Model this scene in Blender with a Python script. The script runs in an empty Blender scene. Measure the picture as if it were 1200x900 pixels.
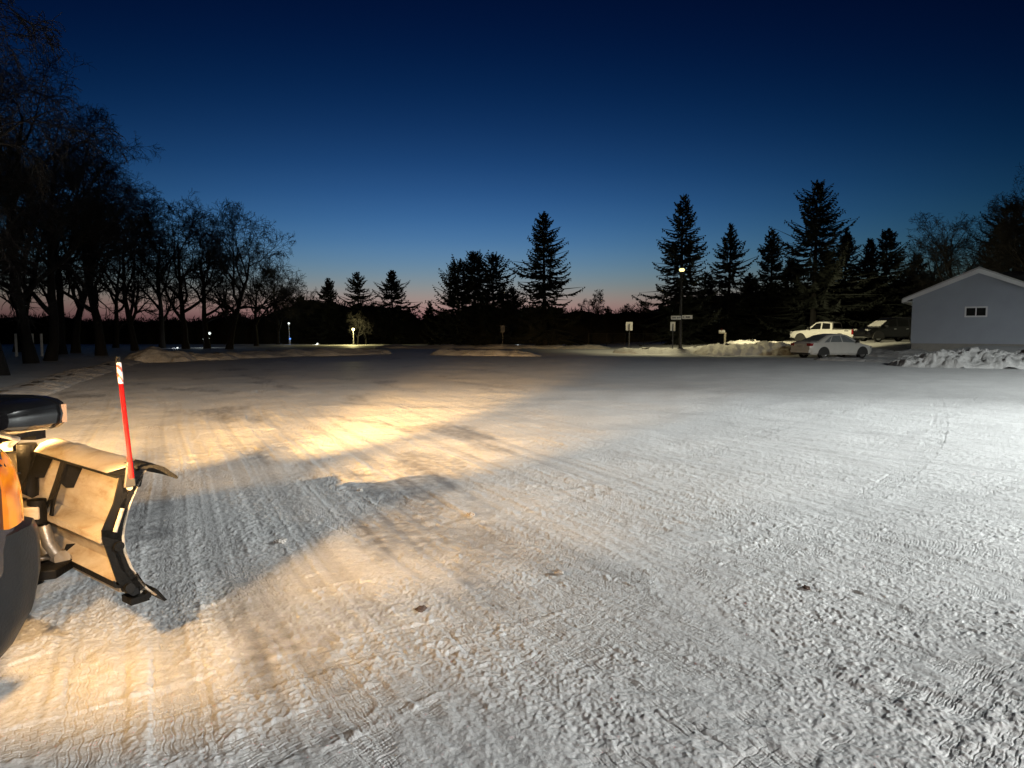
import bpy, math, random
import numpy as np
from mathutils import Vector

S = bpy.context.scene
COL = S.collection
PI = math.pi

# ------------------------------------------------------------------ camera
EYE = 1.6
PITCH = math.atan(62 / 800)
cam_d = bpy.data.cameras.new('camera')
cam = bpy.data.objects.new('camera', cam_d)
COL.objects.link(cam)
S.camera = cam
cam_d.sensor_width = 36
cam_d.lens = 24
cam_d.clip_start = 0.05
cam_d.clip_end = 6000
cam.location = (0, 0, EYE)
cam.rotation_euler = (PI / 2 - PITCH, 0, 0)


def at(px, py, Y):
    """world point on the photograph's pixel (1200 x 900) at distance Y"""
    a = (px - 600) / 800
    b = (450 - py) / 800
    ry = math.cos(PITCH) + b * math.sin(PITCH)
    rz = -math.sin(PITCH) + b * math.cos(PITCH)
    t = Y / ry
    return Vector((a * t, Y, EYE + rz * t))


# ------------------------------------------------------------------ materials
def mat(name, col, rough=0.6, metal=0.0, var=0.15, scale=8.0, bump=0.0, spec=0.5, bscale=None, coat=0.0,
        emit=None, estr=0.0):
    m = bpy.data.materials.new(name)
    m.use_nodes = True
    nt = m.node_tree
    N, L = nt.nodes, nt.links
    p = N['Principled BSDF']
    tc = N.new('ShaderNodeTexCoord')
    nz = N.new('ShaderNodeTexNoise')
    nz.inputs['Scale'].default_value = scale
    nz.inputs['Detail'].default_value = 5
    L.new(tc.outputs['Object'], nz.inputs['Vector'])
    mix = N.new('ShaderNodeMix')
    mix.data_type = 'RGBA'
    mix.inputs[6].default_value = [c * (1 - var) for c in col[:3]] + [1]
    mix.inputs[7].default_value = [min(1, c * (1 + var)) for c in col[:3]] + [1]
    L.new(nz.outputs['Fac'], mix.inputs[0])
    L.new(mix.outputs[2], p.inputs['Base Color'])
    p.inputs['Roughness'].default_value = rough
    p.inputs['Metallic'].default_value = metal
    p.inputs['Specular IOR Level'].default_value = spec
    p.inputs['Coat Weight'].default_value = coat
    if bump:
        nb = N.new('ShaderNodeTexNoise')
        nb.inputs['Scale'].default_value = bscale or scale * 3
        nb.inputs['Detail'].default_value = 6
        L.new(tc.outputs['Object'], nb.inputs['Vector'])
        b = N.new('ShaderNodeBump')
        b.inputs['Strength'].default_value = bump
        b.inputs['Distance'].default_value = 0.02
        L.new(nb.outputs['Fac'], b.inputs['Height'])
        L.new(b.outputs['Normal'], p.inputs['Normal'])
    if emit:
        p.inputs['Emission Color'].default_value = list(emit) + [1]
        p.inputs['Emission Strength'].default_value = estr
    return m


M = {}
M['bark'] = mat('bark', (0.007, 0.0062, 0.0056), 0.9, var=0.3)
M['twig'] = mat('twig', (0.008, 0.007, 0.007), 0.9, var=0.3)
M['needles'] = mat('needles', (0.010, 0.014, 0.010), 0.8, var=0.5, scale=1.2)
M['woods'] = mat('woods', (0.012, 0.013, 0.012), 0.95, var=0.4, scale=0.6)
M['truck_paint'] = mat('truck_paint', (0.006, 0.009, 0.022), 0.24, var=0.2, coat=0.6, bump=0.08, bscale=60)
M['black_plastic'] = mat('black_plastic', (0.016, 0.016, 0.017), 0.45, spec=.35, var=0.3, scale=14, bump=0.12, bscale=90)
M['gloss_black'] = mat('gloss_black', (0.012, 0.012, 0.013), 0.16, var=0.2, coat=0.5)
M['rubber'] = mat('rubber', (0.009, 0.009, 0.009), 0.85, spec=.2, var=0.3, scale=20, bump=0.3)
M['black_steel'] = mat('black_steel', (0.007, 0.0068, 0.0065), 0.5, spec=.15, var=0.6, scale=22, bump=0.2)
M['cylinder_steel'] = mat('cylinder_steel', (0.35, 0.33, 0.3), 0.4, 0.6, var=0.35, scale=16, bump=0.15)
M['steel'] = mat('steel', (0.4, 0.4, 0.4), 0.35, 0.9, var=0.25)
M['chrome'] = mat('chrome', (0.6, 0.6, 0.6), 0.15, 1.0, var=0.1)
M['glass_dark'] = mat('glass_dark', (0.012, 0.013, 0.014), 0.4, spec=.06, var=0.2)
M['frost_glass'] = mat('frost_glass', (0.16, 0.18, 0.19), 0.6, var=0.35, scale=5)
M['silver_paint'] = mat('silver_paint', (0.62, 0.62, 0.59), 0.38, 0.1, var=0.1, scale=3, coat=0.3)
M['white_paint'] = mat('white_paint', (0.80, 0.80, 0.78), 0.35, var=0.06, scale=2, coat=0.3)
M['black_paint'] = mat('black_paint', (0.004, 0.004, 0.005), 0.3, spec=.3, var=0.25, scale=3, coat=0.15)
M['car_trim'] = mat('car_trim', (0.03, 0.03, 0.03), 0.6, var=0.2)
M['rim'] = mat('rim', (0.30, 0.30, 0.30), 0.35, 0.8, var=0.25, scale=10)
M['red_lens'] = mat('red_lens', (0.30, 0.012, 0.015), 0.2, var=0.3, scale=12, coat=0.4)
M['head_lens'] = mat('head_lens', (0.4, 0.4, 0.4), 0.12, 0.3, var=0.2, coat=0.5)
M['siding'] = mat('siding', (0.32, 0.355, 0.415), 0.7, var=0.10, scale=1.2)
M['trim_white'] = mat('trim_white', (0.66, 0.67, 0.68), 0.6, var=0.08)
M['concrete'] = mat('concrete', (0.26, 0.25, 0.23), 0.9, var=0.25, scale=3, bump=0.2)
M['shingle'] = mat('shingle', (0.09, 0.085, 0.08), 0.9, var=0.4, scale=9, bump=0.4)
M['galv'] = mat('galv', (0.34, 0.34, 0.33), 0.5, 0.5, var=0.2)
M['pole'] = mat('pole', (0.035, 0.035, 0.034), 0.5, 0.3, var=0.25)
M['sign_white'] = mat('sign_white', (0.72, 0.72, 0.7), 0.5, var=0.1)
M['sign_back'] = mat('sign_back', (0.5, 0.5, 0.48), 0.5, 0.2, var=0.12)
M['letter'] = mat('letter', (0.05, 0.06, 0.05), 0.6, var=0.1)
M['wood_post'] = mat('wood_post', (0.42, 0.38, 0.3), 0.8, var=0.3)
M['red_rod'] = mat('red_rod', (0.36, 0.006, 0.008), 0.7, spec=.05, var=0.15, scale=20)
M['clod'] = mat('clod', (0.45, 0.42, 0.39), 0.9, var=0.35, scale=14, bump=0.6, bscale=40)
M['dirty_clod'] = mat('dirty_clod', (0.13, 0.085, 0.065), 0.9, var=0.4, scale=20, bump=0.6, bscale=40)
M['lens_warm'] = mat('lens_warm', (0.8, 0.7, 0.5), 0.2, var=0.05, emit=(1.0, 0.62, 0.27), estr=3.0)
M['lamp_glow'] = mat('lamp_glow', (0.9, 0.9, 0.7), 0.3, var=0.02, emit=(1.0, 0.80, 0.33), estr=.26)
M['cold_glow'] = mat('cold_glow', (0.9, 0.9, 0.9), 0.3, var=0.02, emit=(0.85, 0.95, .9), estr=.14)
M['blue_glow'] = mat('blue_glow', (0.3, 0.4, 0.9), 0.3, var=0.02, emit=(0.10, 0.35, 1.0), estr=.12)
M['flood_glow'] = mat('flood_glow', (0.9, 0.9, 0.9), 0.3, var=0.02, emit=(0.95, 1.0, 0.95), estr=8.0)


def striped(name):
    m = mat(name, (0.75, 0.75, 0.75), 0.3)
    nt = m.node_tree
    N, L = nt.nodes, nt.links
    p = N['Principled BSDF']
    tc = N.new('ShaderNodeTexCoord')
    w = N.new('ShaderNodeTexWave')
    w.bands_direction = 'DIAGONAL'
    w.inputs['Scale'].default_value = 14
    w.inputs['Distortion'].default_value = 2.0
    w.inputs['Detail Scale'].default_value = 4
    r = N.new('ShaderNodeValToRGB')
    r.color_ramp.interpolation = 'CONSTANT'
    r.color_ramp.elements[0].color = (0.42, 0.05, 0.04, 1)
    r.color_ramp.elements[1].position = 0.26
    r.color_ramp.elements[1].color = (0.72, 0.68, 0.66, 1)
    L.new(tc.outputs['Object'], w.inputs['Vector'])
    L.new(w.outputs['Color'], r.inputs[0])
    L.new(r.outputs[0], p.inputs['Base Color'])
    return m


M['marker_tape'] = striped('marker_tape')


def amber_mat():
    m = mat('amber_lens', (0.55, 0.12, 0.003), 0.22, var=0.2, scale=6, coat=0.5)
    nt = m.node_tree
    N, L = nt.nodes, nt.links
    p = N['Principled BSDF']
    tc = N.new('ShaderNodeTexCoord')
    nz = N.new('ShaderNodeTexNoise')
    nz.inputs['Scale'].default_value = 17
    nz.inputs['Detail'].default_value = 3
    L.new(tc.outputs['Object'], nz.inputs['Vector'])
    r = N.new('ShaderNodeValToRGB')
    e = r.color_ramp.elements
    e[0].position = 0.35
    e[0].color = (0.035, 0.006, 0.0, 1)
    e[1].position = 0.72
    e[1].color = (0.13, 0.05, 0.002, 1)
    L.new(nz.outputs['Fac'], r.inputs[0])
    L.new(r.outputs[0], p.inputs['Emission Color'])
    p.inputs['Emission Strength'].default_value = 0.75
    return m


M['amber'] = amber_mat()


def moldboard_mat():
    """worn plow skin: pale steel with rust scuffs and dried snow film"""
    m = mat('plow_skin', (0.42, 0.36, 0.29), 0.45, 0.1, var=0.25, scale=5, bump=0.15, bscale=30)
    nt = m.node_tree
    N, L = nt.nodes, nt.links
    p = N['Principled BSDF']
    tc = N.new('ShaderNodeTexCoord')
    mp = N.new('ShaderNodeMapping')
    mp.inputs['Scale'].default_value = (3, 3, 9)
    nz = N.new('ShaderNodeTexNoise')
    nz.inputs['Scale'].default_value = 2.2
    nz.inputs['Detail'].default_value = 8
    nz.inputs['Roughness'].default_value = 0.65
    L.new(tc.outputs['Object'], mp.inputs[0])
    L.new(mp.outputs[0], nz.inputs['Vector'])
    r = N.new('ShaderNodeValToRGB')
    e = r.color_ramp.elements
    e[0].position = 0.36
    e[0].color = (0.38, 0.29, 0.20, 1)
    e[1].position = 0.66
    e[1].color = (0.55, 0.50, 0.43, 1)
    x = e.new(0.47)
    x.color = (0.47, 0.40, 0.31, 1)
    L.new(nz.outputs['Fac'], r.inputs[0])
    L.new(r.outputs[0], p.inputs['Base Color'])
    return m


M['plow_skin'] = moldboard_mat()


def snow_mat(name, attr=False, dirt=0.4, lumps=1.0, base=(0.72, 0.725, 0.73)):
    m = bpy.data.materials.new(name)
    m.use_nodes = True
    nt = m.node_tree
    N, L = nt.nodes, nt.links
    p = N['Principled BSDF']
    geo = N.new('ShaderNodeNewGeometry')

    def noise(scale, detail=4, rough=0.55, vec=None):
        n = N.new('ShaderNodeTexNoise')
        n.inputs['Scale'].default_value = scale
        n.inputs['Detail'].default_value = detail
        n.inputs['Roughness'].default_value = rough
        L.new(vec or geo.outputs['Position'], n.inputs['Vector'])
        return n

    def mth(op, a, b=None, c=None):
        n = N.new('ShaderNodeMath')
        n.operation = op
        for i, v in enumerate((a, b, c)):
            if v is None:
                continue
            if isinstance(v, (int, float)):
                n.inputs[i].default_value = v
            else:
                L.new(v, n.inputs[i])
        return n.outputs[0]

    def ramp(v, p0, p1, c0=(0, 0, 0, 1), c1=(1, 1, 1, 1)):
        r = N.new('ShaderNodeValToRGB')
        r.color_ramp.elements[0].position = p0
        r.color_ramp.elements[0].color = c0
        r.color_ramp.elements[1].position = p1
        r.color_ramp.elements[1].color = c1
        L.new(v, r.inputs[0])
        return r.outputs[0]

    def mix(f, a, b):
        n = N.new('ShaderNodeMix')
        n.data_type = 'RGBA'
        if isinstance(f, (int, float)):
            n.inputs[0].default_value = f
        else:
            L.new(f, n.inputs[0])
        for i, v in ((6, a), (7, b)):
            if isinstance(v, tuple):
                n.inputs[i].default_value = v + (1,) if len(v) == 3 else v
            else:
                L.new(v, n.inputs[i])
        return n.outputs[2]

    n1 = noise(1.1, 6)
    n2 = noise(18, 5, 0.6)
    col = mix(ramp(n1.outputs[0], 0.3, 0.7), tuple(c * 0.86 for c in base), base)
    col = mix(mth('MULTIPLY', ramp(n2.outputs[0], 0.3, 0.62, (1, 1, 1, 1), (0, 0, 0, 1)), 0.38), col, tuple(c * 0.58 for c in base))
    n3 = noise(55, 4, 0.65)
    col = mix(mth('MULTIPLY', ramp(n3.outputs[0], 0.36, 0.56, (1, 1, 1, 1), (0, 0, 0, 1)), 0.34), col, tuple(c * 0.5 for c in base))
    rough = 0.55
    if attr:
        a = N.new('ShaderNodeAttribute')
        a.attribute_name = 'ice'
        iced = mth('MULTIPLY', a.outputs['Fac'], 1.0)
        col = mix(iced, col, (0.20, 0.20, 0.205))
        d = N.new('ShaderNodeAttribute')
        d.attribute_name = 'grit'
        # brown grit sits in small torn spots
        nd = noise(26, 6, 0.7)
        nl = noise(0.55, 3)
        spot = mth('MULTIPLY', ramp(nd.outputs[0], 0.60, 0.70), ramp(nl.outputs[0], 0.48, 0.62))
        col = mix(mth('MULTIPLY', spot, dirt), col, (0.20, 0.135, 0.10))
        col = mix(d.outputs['Fac'], col, (0.20, 0.14, 0.11))
        rr = N.new('ShaderNodeMath')
        rr.operation = 'MULTIPLY_ADD'
        L.new(iced, rr.inputs[0])
        rr.inputs[1].default_value = -0.2
        rr.inputs[2].default_value = 0.6
        L.new(rr.outputs[0], p.inputs['Roughness'])
    else:
        nd = noise(2.3, 6, 0.7)
        col = mix(mth('MULTIPLY', ramp(nd.outputs[0], 0.55, 0.72), dirt), col, (0.22, 0.18, 0.15))
        p.inputs['Roughness'].default_value = rough
    L.new(col, p.inputs['Base Color'])
    p.inputs['Specular IOR Level'].default_value = 0.35
    b1 = noise(9, 6, 0.62)
    b2 = noise(70, 3, 0.6)
    h = mth('ADD', mth('MULTIPLY', b1.outputs[0], 0.035 * lumps), mth('MULTIPLY', b2.outputs[0], 0.0036 if attr else 0.006))
    bp = N.new('ShaderNodeBump')
    bp.inputs['Strength'].default_value = 0.85
    bp.inputs['Distance'].default_value = 1.0
    L.new(h, bp.inputs['Height'])
    L.new(bp.outputs['Normal'], p.inputs['Normal'])
    return m


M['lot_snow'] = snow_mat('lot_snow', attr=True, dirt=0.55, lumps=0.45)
M['field_snow'] = snow_mat('field_snow', dirt=0.0, lumps=0.6)
M['pile_snow'] = snow_mat('pile_snow', dirt=0.25, lumps=2.2, base=(0.55, 0.55, 0.55))
M['dirty_snow'] = snow_mat('dirty_snow', dirt=0.7, lumps=2.2, base=(0.6, 0.58, 0.54))

# ------------------------------------------------------------------ mesh helpers


def link(name, me, m=None, parent=None, smooth=False):
    o = bpy.data.objects.new(name, me)
    COL.objects.link(o)
    if m is not None:
        me.materials.append(m)
    if smooth:
        me.polygons.foreach_set('use_smooth', np.ones(len(me.polygons), dtype=bool))
    if parent is not None:
        o.parent = parent
    return o


class MB:
    def __init__(self):
        self.v = []
        self.f = []

    def add(self, vs, fs):
        k = len(self.v)
        self.v += [tuple(p) for p in vs]
        self.f += [tuple(i + k for i in f) for f in fs]
        return self

    def box(self, c, s, rz=0.0, axes=None):
        c = Vector(c)
        if axes is None:
            ax = (Vector((math.cos(rz), math.sin(rz), 0)), Vector((-math.sin(rz), math.cos(rz), 0)), Vector((0, 0, 1)))
        else:
            ax = [Vector(a) for a in axes]
        vs = []
        for z in (-.5, .5):
            for y in (-.5, .5):
                for x in (-.5, .5):
                    vs.append(c + ax[0] * s[0] * x + ax[1] * s[1] * y + ax[2] * s[2] * z)
        return self.add(vs, [(0, 2, 3, 1), (4, 5, 7, 6), (0, 1, 5, 4), (2, 6, 7, 3), (0, 4, 6, 2), (1, 3, 7, 5)])

    def loft(self, rings, cap=True, closed=True):
        n = len(rings[0])
        vs = [p for r in rings for p in r]
        fs = []
        for i in range(len(rings) - 1):
            for j in range(n if closed else n - 1):
                a, b = i * n + j, i * n + (j + 1) % n
                fs.append((a, b, b + n, a + n))
        if cap and closed:
            fs.append(tuple(range(n))[::-1])
            fs.append(tuple((len(rings) - 1) * n + j for j in range(n)))
        return self.add(vs, fs)

    def tube(self, pts, rad, sides=8, cap=True):
        pts = [Vector(p) for p in pts]
        if not hasattr(rad, '__len__'):
            rad = [rad] * len(pts)
        rings = []
        up = None
        for i, p in enumerate(pts):
            d = (pts[min(i + 1, len(pts) - 1)] - pts[max(i - 1, 0)]).normalized()
            if up is None:
                up = Vector((0, 0, 1)) if abs(d.z) < 0.9 else Vector((1, 0, 0))
            s = d.cross(up).normalized()
            up = s.cross(d).normalized()
            rings.append([p + (s * math.cos(2 * PI * k / sides) + up * math.sin(2 * PI * k / sides)) * rad[i] for k in range(sides)])
        return self.loft(rings, cap)

    def prism(self, poly, off):
        off = Vector(off)
        a = [Vector(p) for p in poly]
        return self.loft([a, [p + off for p in a]])

    def build(self, name, m=None, parent=None, smooth=False, bevel=0.0):
        me = bpy.data.meshes.new(name)
        me.from_pydata(self.v, [], self.f)
        me.validate()
        import bmesh
        bm = bmesh.new()
        bm.from_mesh(me)
        bmesh.ops.recalc_face_normals(bm, faces=bm.faces)
        bm.to_mesh(me)
        bm.free()
        o = link(name, me, m, parent, False)
        if smooth:
            me.polygons.foreach_set('use_smooth', np.ones(len(me.polygons), dtype=bool))
            try:
                me.set_sharp_from_angle(angle=math.radians(38))
            except Exception:
                pass
        if bevel:
            b = o.modifiers.new('bevel', 'BEVEL')
            b.width = bevel
            b.segments = 2
            b.limit_method = 'ANGLE'
        return o


def mesh_np(name, V, F, m, parent=None, smooth=False):
    me = bpy.data.meshes.new(name)
    nv, nf = len(V), len(F)
    k = F.shape[1]
    me.vertices.add(nv)
    me.vertices.foreach_set('co', np.ascontiguousarray(V, dtype=np.float32).ravel())
    me.loops.add(nf * k)
    me.loops.foreach_set('vertex_index', np.ascontiguousarray(F, dtype=np.int32).ravel())
    me.polygons.add(nf)
    me.polygons.foreach_set('loop_start', np.arange(0, nf * k, k, dtype=np.int32))
    me.polygons.foreach_set('loop_total', np.full(nf, k, dtype=np.int32))
    me.update(calc_edges=True)
    return link(name, me, m, parent, smooth)


def tag(o, label=None, cat=None, group=None, kind=None):
    if label:
        o['label'] = label
    if cat:
        o['category'] = cat
    if group:
        o['group'] = group
    if kind:
        o['kind'] = kind
    return o


def thing(name, label, cat, loc=(0, 0, 0), rz=0.0, group=None):
    o = bpy.data.objects.new(name, None)
    COL.objects.link(o)
    o.empty_display_size = 0.2
    o.location = loc
    o.rotation_euler = (0, 0, rz)
    return tag(o, label, cat, group)


# ------------------------------------------------------------------ noise
def pn(x, y, seed=0):
    xi = np.floor(x).astype(np.int64)
    yi = np.floor(y).astype(np.int64)
    xf = x - xi
    yf = y - yi

    def g(ix, iy, dx, dy):
        h = (ix * 374761393 + iy * 668265263 + seed * 974711) & 0xffffffff
        h = ((h ^ (h >> 13)) * 1274126177) & 0xffffffff
        h = h ^ (h >> 16)
        a = (h & 0xffff) * (2 * np.pi / 65536)
        return np.cos(a) * dx + np.sin(a) * dy
    u = xf * xf * xf * (xf * (xf * 6 - 15) + 10)
    v = yf * yf * yf * (yf * (yf * 6 - 15) + 10)
    a = g(xi, yi, xf, yf)
    b = g(xi + 1, yi, xf - 1, yf)
    c = g(xi, yi + 1, xf, yf - 1)
    d = g(xi + 1, yi + 1, xf - 1, yf - 1)
    return 1.5 * ((a + (b - a) * u) * (1 - v) + (c + (d - c) * u) * v)


def fbm(x, y, seed=0, oct=4, gain=0.5):
    r = 0
    a = 1
    f = 1
    for i in range(oct):
        r = r + a * pn(x * f, y * f, seed + 17 * i)
        a *= gain
        f *= 2.03
    return r


def sm(a, b, x):
    t = np.clip((x - a) / (b - a), 0, 1)
    return t * t * (3 - 2 * t)


# ------------------------------------------------------------------ terrain
EX = np.array([-60, -30, -20.5, -12, 0, 10, 15, 24, 27, 34, 60.])
EY = np.array([20, 30, 35.5, 40, 43, 43.5, 42.5, 39, 32, 29.5, 26.])


def macro(x, y):
    """large shape of the land: flat lot, raised yard to the right, low verge"""
    e = np.interp(x, EX, EY)
    d = y - e
    z = 0.30 * sm(1.0, 9, d) * sm(9, 16, x)
    z = z + 0.42 * sm(2.0, 9, d) * sm(23.5, 28, x)
    z = z + 0.10 * sm(1, 6, d)
    # left field beyond the lot edge
    le = np.interp(y, [0, 15.6, 24, 34, 40], [-8, -11.8, -15.6, -21, -24])
    dl = le - x
    z = z + 0.06 * sm(0.2, 2.5, dl) * (1 - sm(33, 37, y))
    return z, d, dl


TR = []   # tyre tracks: point, heading (radians from +Y, positive to the right), width, curvature, depth
_r = random.Random(5)


def add_track(px, py, head, w=0.25, k=0.0, dep=1.0, pair=1.7):
    g = at(px, py, 10) - cam.location
    t = -EYE / g.z
    x, y = g.x * t, g.y * t
    h = math.radians(head)
    TR.append((x, y, h, w, k, dep))
    if pair:
        TR.append((x + pair * math.cos(h), y - pair * math.sin(h), h, w, k, dep * 0.8))


for a in [(620, 700, -43, .26, 0, 1.0), (760, 700, -41, .26, 0, 0.9), (1000, 800, -42, .27, 0.01, 1.0), (1130, 790, -44, .27, 0, 1.0),
          (470, 560, -25, .25, 0, 0.7), (360, 470, -25, .25, .003, 0.7), (640, 520, -27, .25, 0, 0.8), (560, 640, -30, .24, 0, 0.7),
          (150, 600, -27, .25, .01, 1.0), (235, 520, -20, .25, .02, 0.9), (205, 480, -24, .22, .015, 0.9),
          (100, 850, 55, .26, .02, 1.0), (330, 860, 48, .26, .03, 1.0), (540, 840, 47, .27, -.02, 1.0), (60, 780, 40, .26, .0, 0.9),
          (880, 600, -50, .25, 0, 0.7), (1100, 640, -52, .25, 0, 0.8), (850, 850, -36, .26, .02, 0.9),
          (700, 600, -33, .25, 0, 0.7), (1000, 520, -60, .25, 0, 0.6), (420, 800, -38, .26, .02, 0.8), (300, 450, -26, .25, 0, .6),
          (900, 480, -55, .25, 0, 0.5), (700, 470, -40, .25, 0, 0.5)]:
    add_track(*a)


def lot_detail(x, y, dx, dy):
    """snow relief of the ploughed lot; returns height, ice mask, grit mask"""
    def lod(lam):
        return np.clip(lam / (1.6 * np.maximum(dx, dy)), 0, 1) ** 1.5
    h = 0.020 * fbm(x / 1.9, y / 1.9, 1, 3)
    # scraped streaks run along the plough passes
    c, s = math.cos(math.radians(-27)), math.sin(math.radians(-27))
    v = x * c - y * s
    u = x * s + y * c
    wv = v + 0.25 * pn(u / 6.0, v / 4.0, 4)
    lng = fbm(wv / 0.22, u / 14.0, 33, 3) * lod(0.2)
    c2, s2 = math.cos(math.radians(-52)), math.sin(math.radians(-52))
    v2, u2 = x * c2 - y * s2, x * s2 + y * c2
    lng2 = fbm((v2 + 0.2 * pn(u2 / 6, v2 / 4, 5)) / 0.25, u2 / 14.0, 35, 3) * lod(0.2)
    fin = fbm(wv / 0.075, u / 18.0, 36, 2) * lod(0.075)
    lng = lng + 0.9 * fin
    lng = lng * sm(6, -2, x) + lng2 * sm(-2, 6, x)
    strk = fbm(wv / 0.16, u / 5.0, 31, 3)
    h = h + 0.0035 * strk * lod(0.16) - 0.0032 * lng
    # crusty lumps
    patch = sm(-0.35, 0.35, fbm(x / 1.4, y / 1.4, 50, 3))
    l1 = pn(x / 0.085, y / 0.085, 61)
    l2 = pn(x / 0.040, y / 0.040, 62)
    l3 = pn(x / 0.019, y / 0.019, 63)
    crust = np.maximum(l1 + 0.1, 0) * 0.0055 * lod(0.085) + np.maximum(l2, -0.15) * 0.0060 * lod(0.04) + l3 * 0.0036 * lod(0.019) + np.maximum(pn(x / 0.028, y / 0.028, 64) - 0.35, 0) * 0.012 * lod(0.028)
    h = h + crust * (0.36 + 0.68 * patch)
    grit = np.zeros_like(x)
    brk = fbm(x / 0.23, y / 0.23, 71, 3)
    packed = np.zeros_like(x)
    for i, (x0, y0, hd, w, k, dep) in enumerate(TR):
        c, s = math.cos(hd), math.sin(hd)
        rx, ry = x - x0, y - y0
        u = rx * s + ry * c
        v = rx * c - ry * s
        v = v - k * u * u * 0.5 + 0.05 * np.sin(u * 0.5 + i)
        msk = np.abs(v) < w * 0.8
        if not msk.any():
            continue
        jx, jy = x[msk], y[msk]
        uu = u[msk] + 0.008 * pn(jx / 0.15, jy / 0.15, 40 + i)
        vv = v[msk] + 0.0015 * pn(jx / 0.05, jy / 0.05, 70 + i) + 0.014 * pn(jx / 0.5, jy / 0.5, 99)
        ld = np.clip(0.05 / (1.2 * dx[msk]), 0, 1)
        ldu = np.clip(0.06 / (1.2 * dy[msk]), 0, 1)
        inside = 1 - sm(w * 0.44, w * 0.53, np.abs(vv))
        tri = np.abs(((uu / 0.125) % 1) - 0.5) * 4 - 1
        zig = 0.0042 * np.clip(tri * 1.8, -1, 1) * ldu
        per = w / 7.0
        cell = (vv + zig) / per
        q = np.abs((cell % 1) - 0.5) * 2                   # 1 on the line between two ribs
        groove = sm(0.70, 0.93, q)
        edge = sm(0.40, 0.66, q) * (1 - sm(0.70, 0.86, q))
        row = np.floor(cell)
        keep = np.sin(row * 12.9898 + np.floor(uu / 0.0525 + row * 0.5) * 78.233 + i) > 0.15
        lat = sm(0.80, 0.97, np.abs(((uu / 0.0525 + row * 0.5) % 1) - 0.5) * 2) * keep * ldu
        seg = sm(-0.1, 0.25, pn(uu / 0.22 + row * 7.3, row * 3.1 + i, 44))
        cut = np.maximum(groove * seg, 0.8 * lat * keep)
        live = sm(-0.40, 0.45, 0.7 * brk[msk] + 0.9 * pn(jx / 1.1, jy / 1.1, 121)) * (0.6 + 0.4 * ld)
        berm = np.exp(-((np.abs(vv) - w * 0.53) / 0.020) ** 2)
        dh = dep * live * (inside * (-0.003 - 0.0062 * cut + 0.0022 * edge) + 0.0045 * berm * (0.2 + brk[msk] * 0.5 + np.maximum(l2[msk], -0.2)))
        hm = h[msk]
        hm = hm * (1 - 0.35 * inside * live * dep) + dh * np.clip(ld * 1.3, 0, 1)
        h[msk] = hm
        gm = inside * live * dep * cut
        packed[msk] = np.maximum(packed[msk], inside * dep * 0.5)
        grit[msk] = np.maximum(grit[msk], 0.5 * gm * sm(0.1, 0.7, pn(x[msk] / 0.9, y[msk] / 0.9, 81)))
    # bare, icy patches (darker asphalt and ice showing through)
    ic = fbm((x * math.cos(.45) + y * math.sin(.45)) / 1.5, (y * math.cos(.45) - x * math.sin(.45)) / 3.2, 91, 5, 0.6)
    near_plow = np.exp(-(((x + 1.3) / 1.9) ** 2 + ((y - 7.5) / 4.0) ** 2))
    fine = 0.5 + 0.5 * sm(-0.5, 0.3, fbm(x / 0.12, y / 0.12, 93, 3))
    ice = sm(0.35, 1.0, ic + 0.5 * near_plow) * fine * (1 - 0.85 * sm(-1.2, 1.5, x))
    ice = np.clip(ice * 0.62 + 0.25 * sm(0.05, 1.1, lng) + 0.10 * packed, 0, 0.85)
    h = h * (1 - 0.45 * ice)
    return h, ice, np.clip(grit, 0, 0.6)


def build_lot():
    uc = np.concatenate([np.linspace(-1.7, -0.80, 150, endpoint=False), np.linspace(-0.80, 0.80, 1300), np.linspace(0.80, 1.7, 151)[1:]])
    nrow = 830
    yr = 1.0 / np.linspace(1 / 1.25, 1 / 78.0, nrow)
    # even the rows: uniform in image height from 2.2 m outwards, a few rows in front
    near = np.linspace(0.6, 2.0, 60, endpoint=False)
    far = 1.0 / np.linspace(1 / 2.0, 1 / 78.0, nrow)
    yr = np.concatenate([near, far])
    U, Y = np.meshgrid(uc, yr)
    X = U * Y
    dyr = np.gradient(yr)
    DX = Y * (1.6 / 1300)
    DY = np.repeat(dyr[:, None], len(uc), 1)
    sh = X.shape
    x, y, dx, dy = X.ravel(), Y.ravel(), DX.ravel(), DY.ravel()
    z, d, dl = macro(x, y)
    h, ice, grit = lot_detail(x, y, dx, dy)
    inlot = (1 - sm(-0.3, 0.8, d)) * (1 - sm(-0.3, 0.8, dl))
    soft = 0.03 * fbm(x / 2.5, y / 2.5, 7, 3)
    zz = z + h * (0.25 + 0.75 * inlot) + soft * (1 - inlot)
    n0, n1 = sh
    idx = np.arange(n0 * n1).reshape(sh)
    F = np.stack([idx[:-1, :-1], idx[:-1, 1:], idx[1:, 1:], idx[1:, :-1]], -1).reshape(-1, 4)
    o = mesh_np('parking_lot_snow', np.stack([x, y, zz], -1), F, M['lot_snow'], None, True)
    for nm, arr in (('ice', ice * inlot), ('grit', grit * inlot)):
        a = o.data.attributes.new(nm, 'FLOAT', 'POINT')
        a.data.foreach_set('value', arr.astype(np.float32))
    tag(o, kind='structure')


build_lot()


def gz(x, y):
    return float(macro(np.array([x]), np.array([y]))[0][0])


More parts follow.
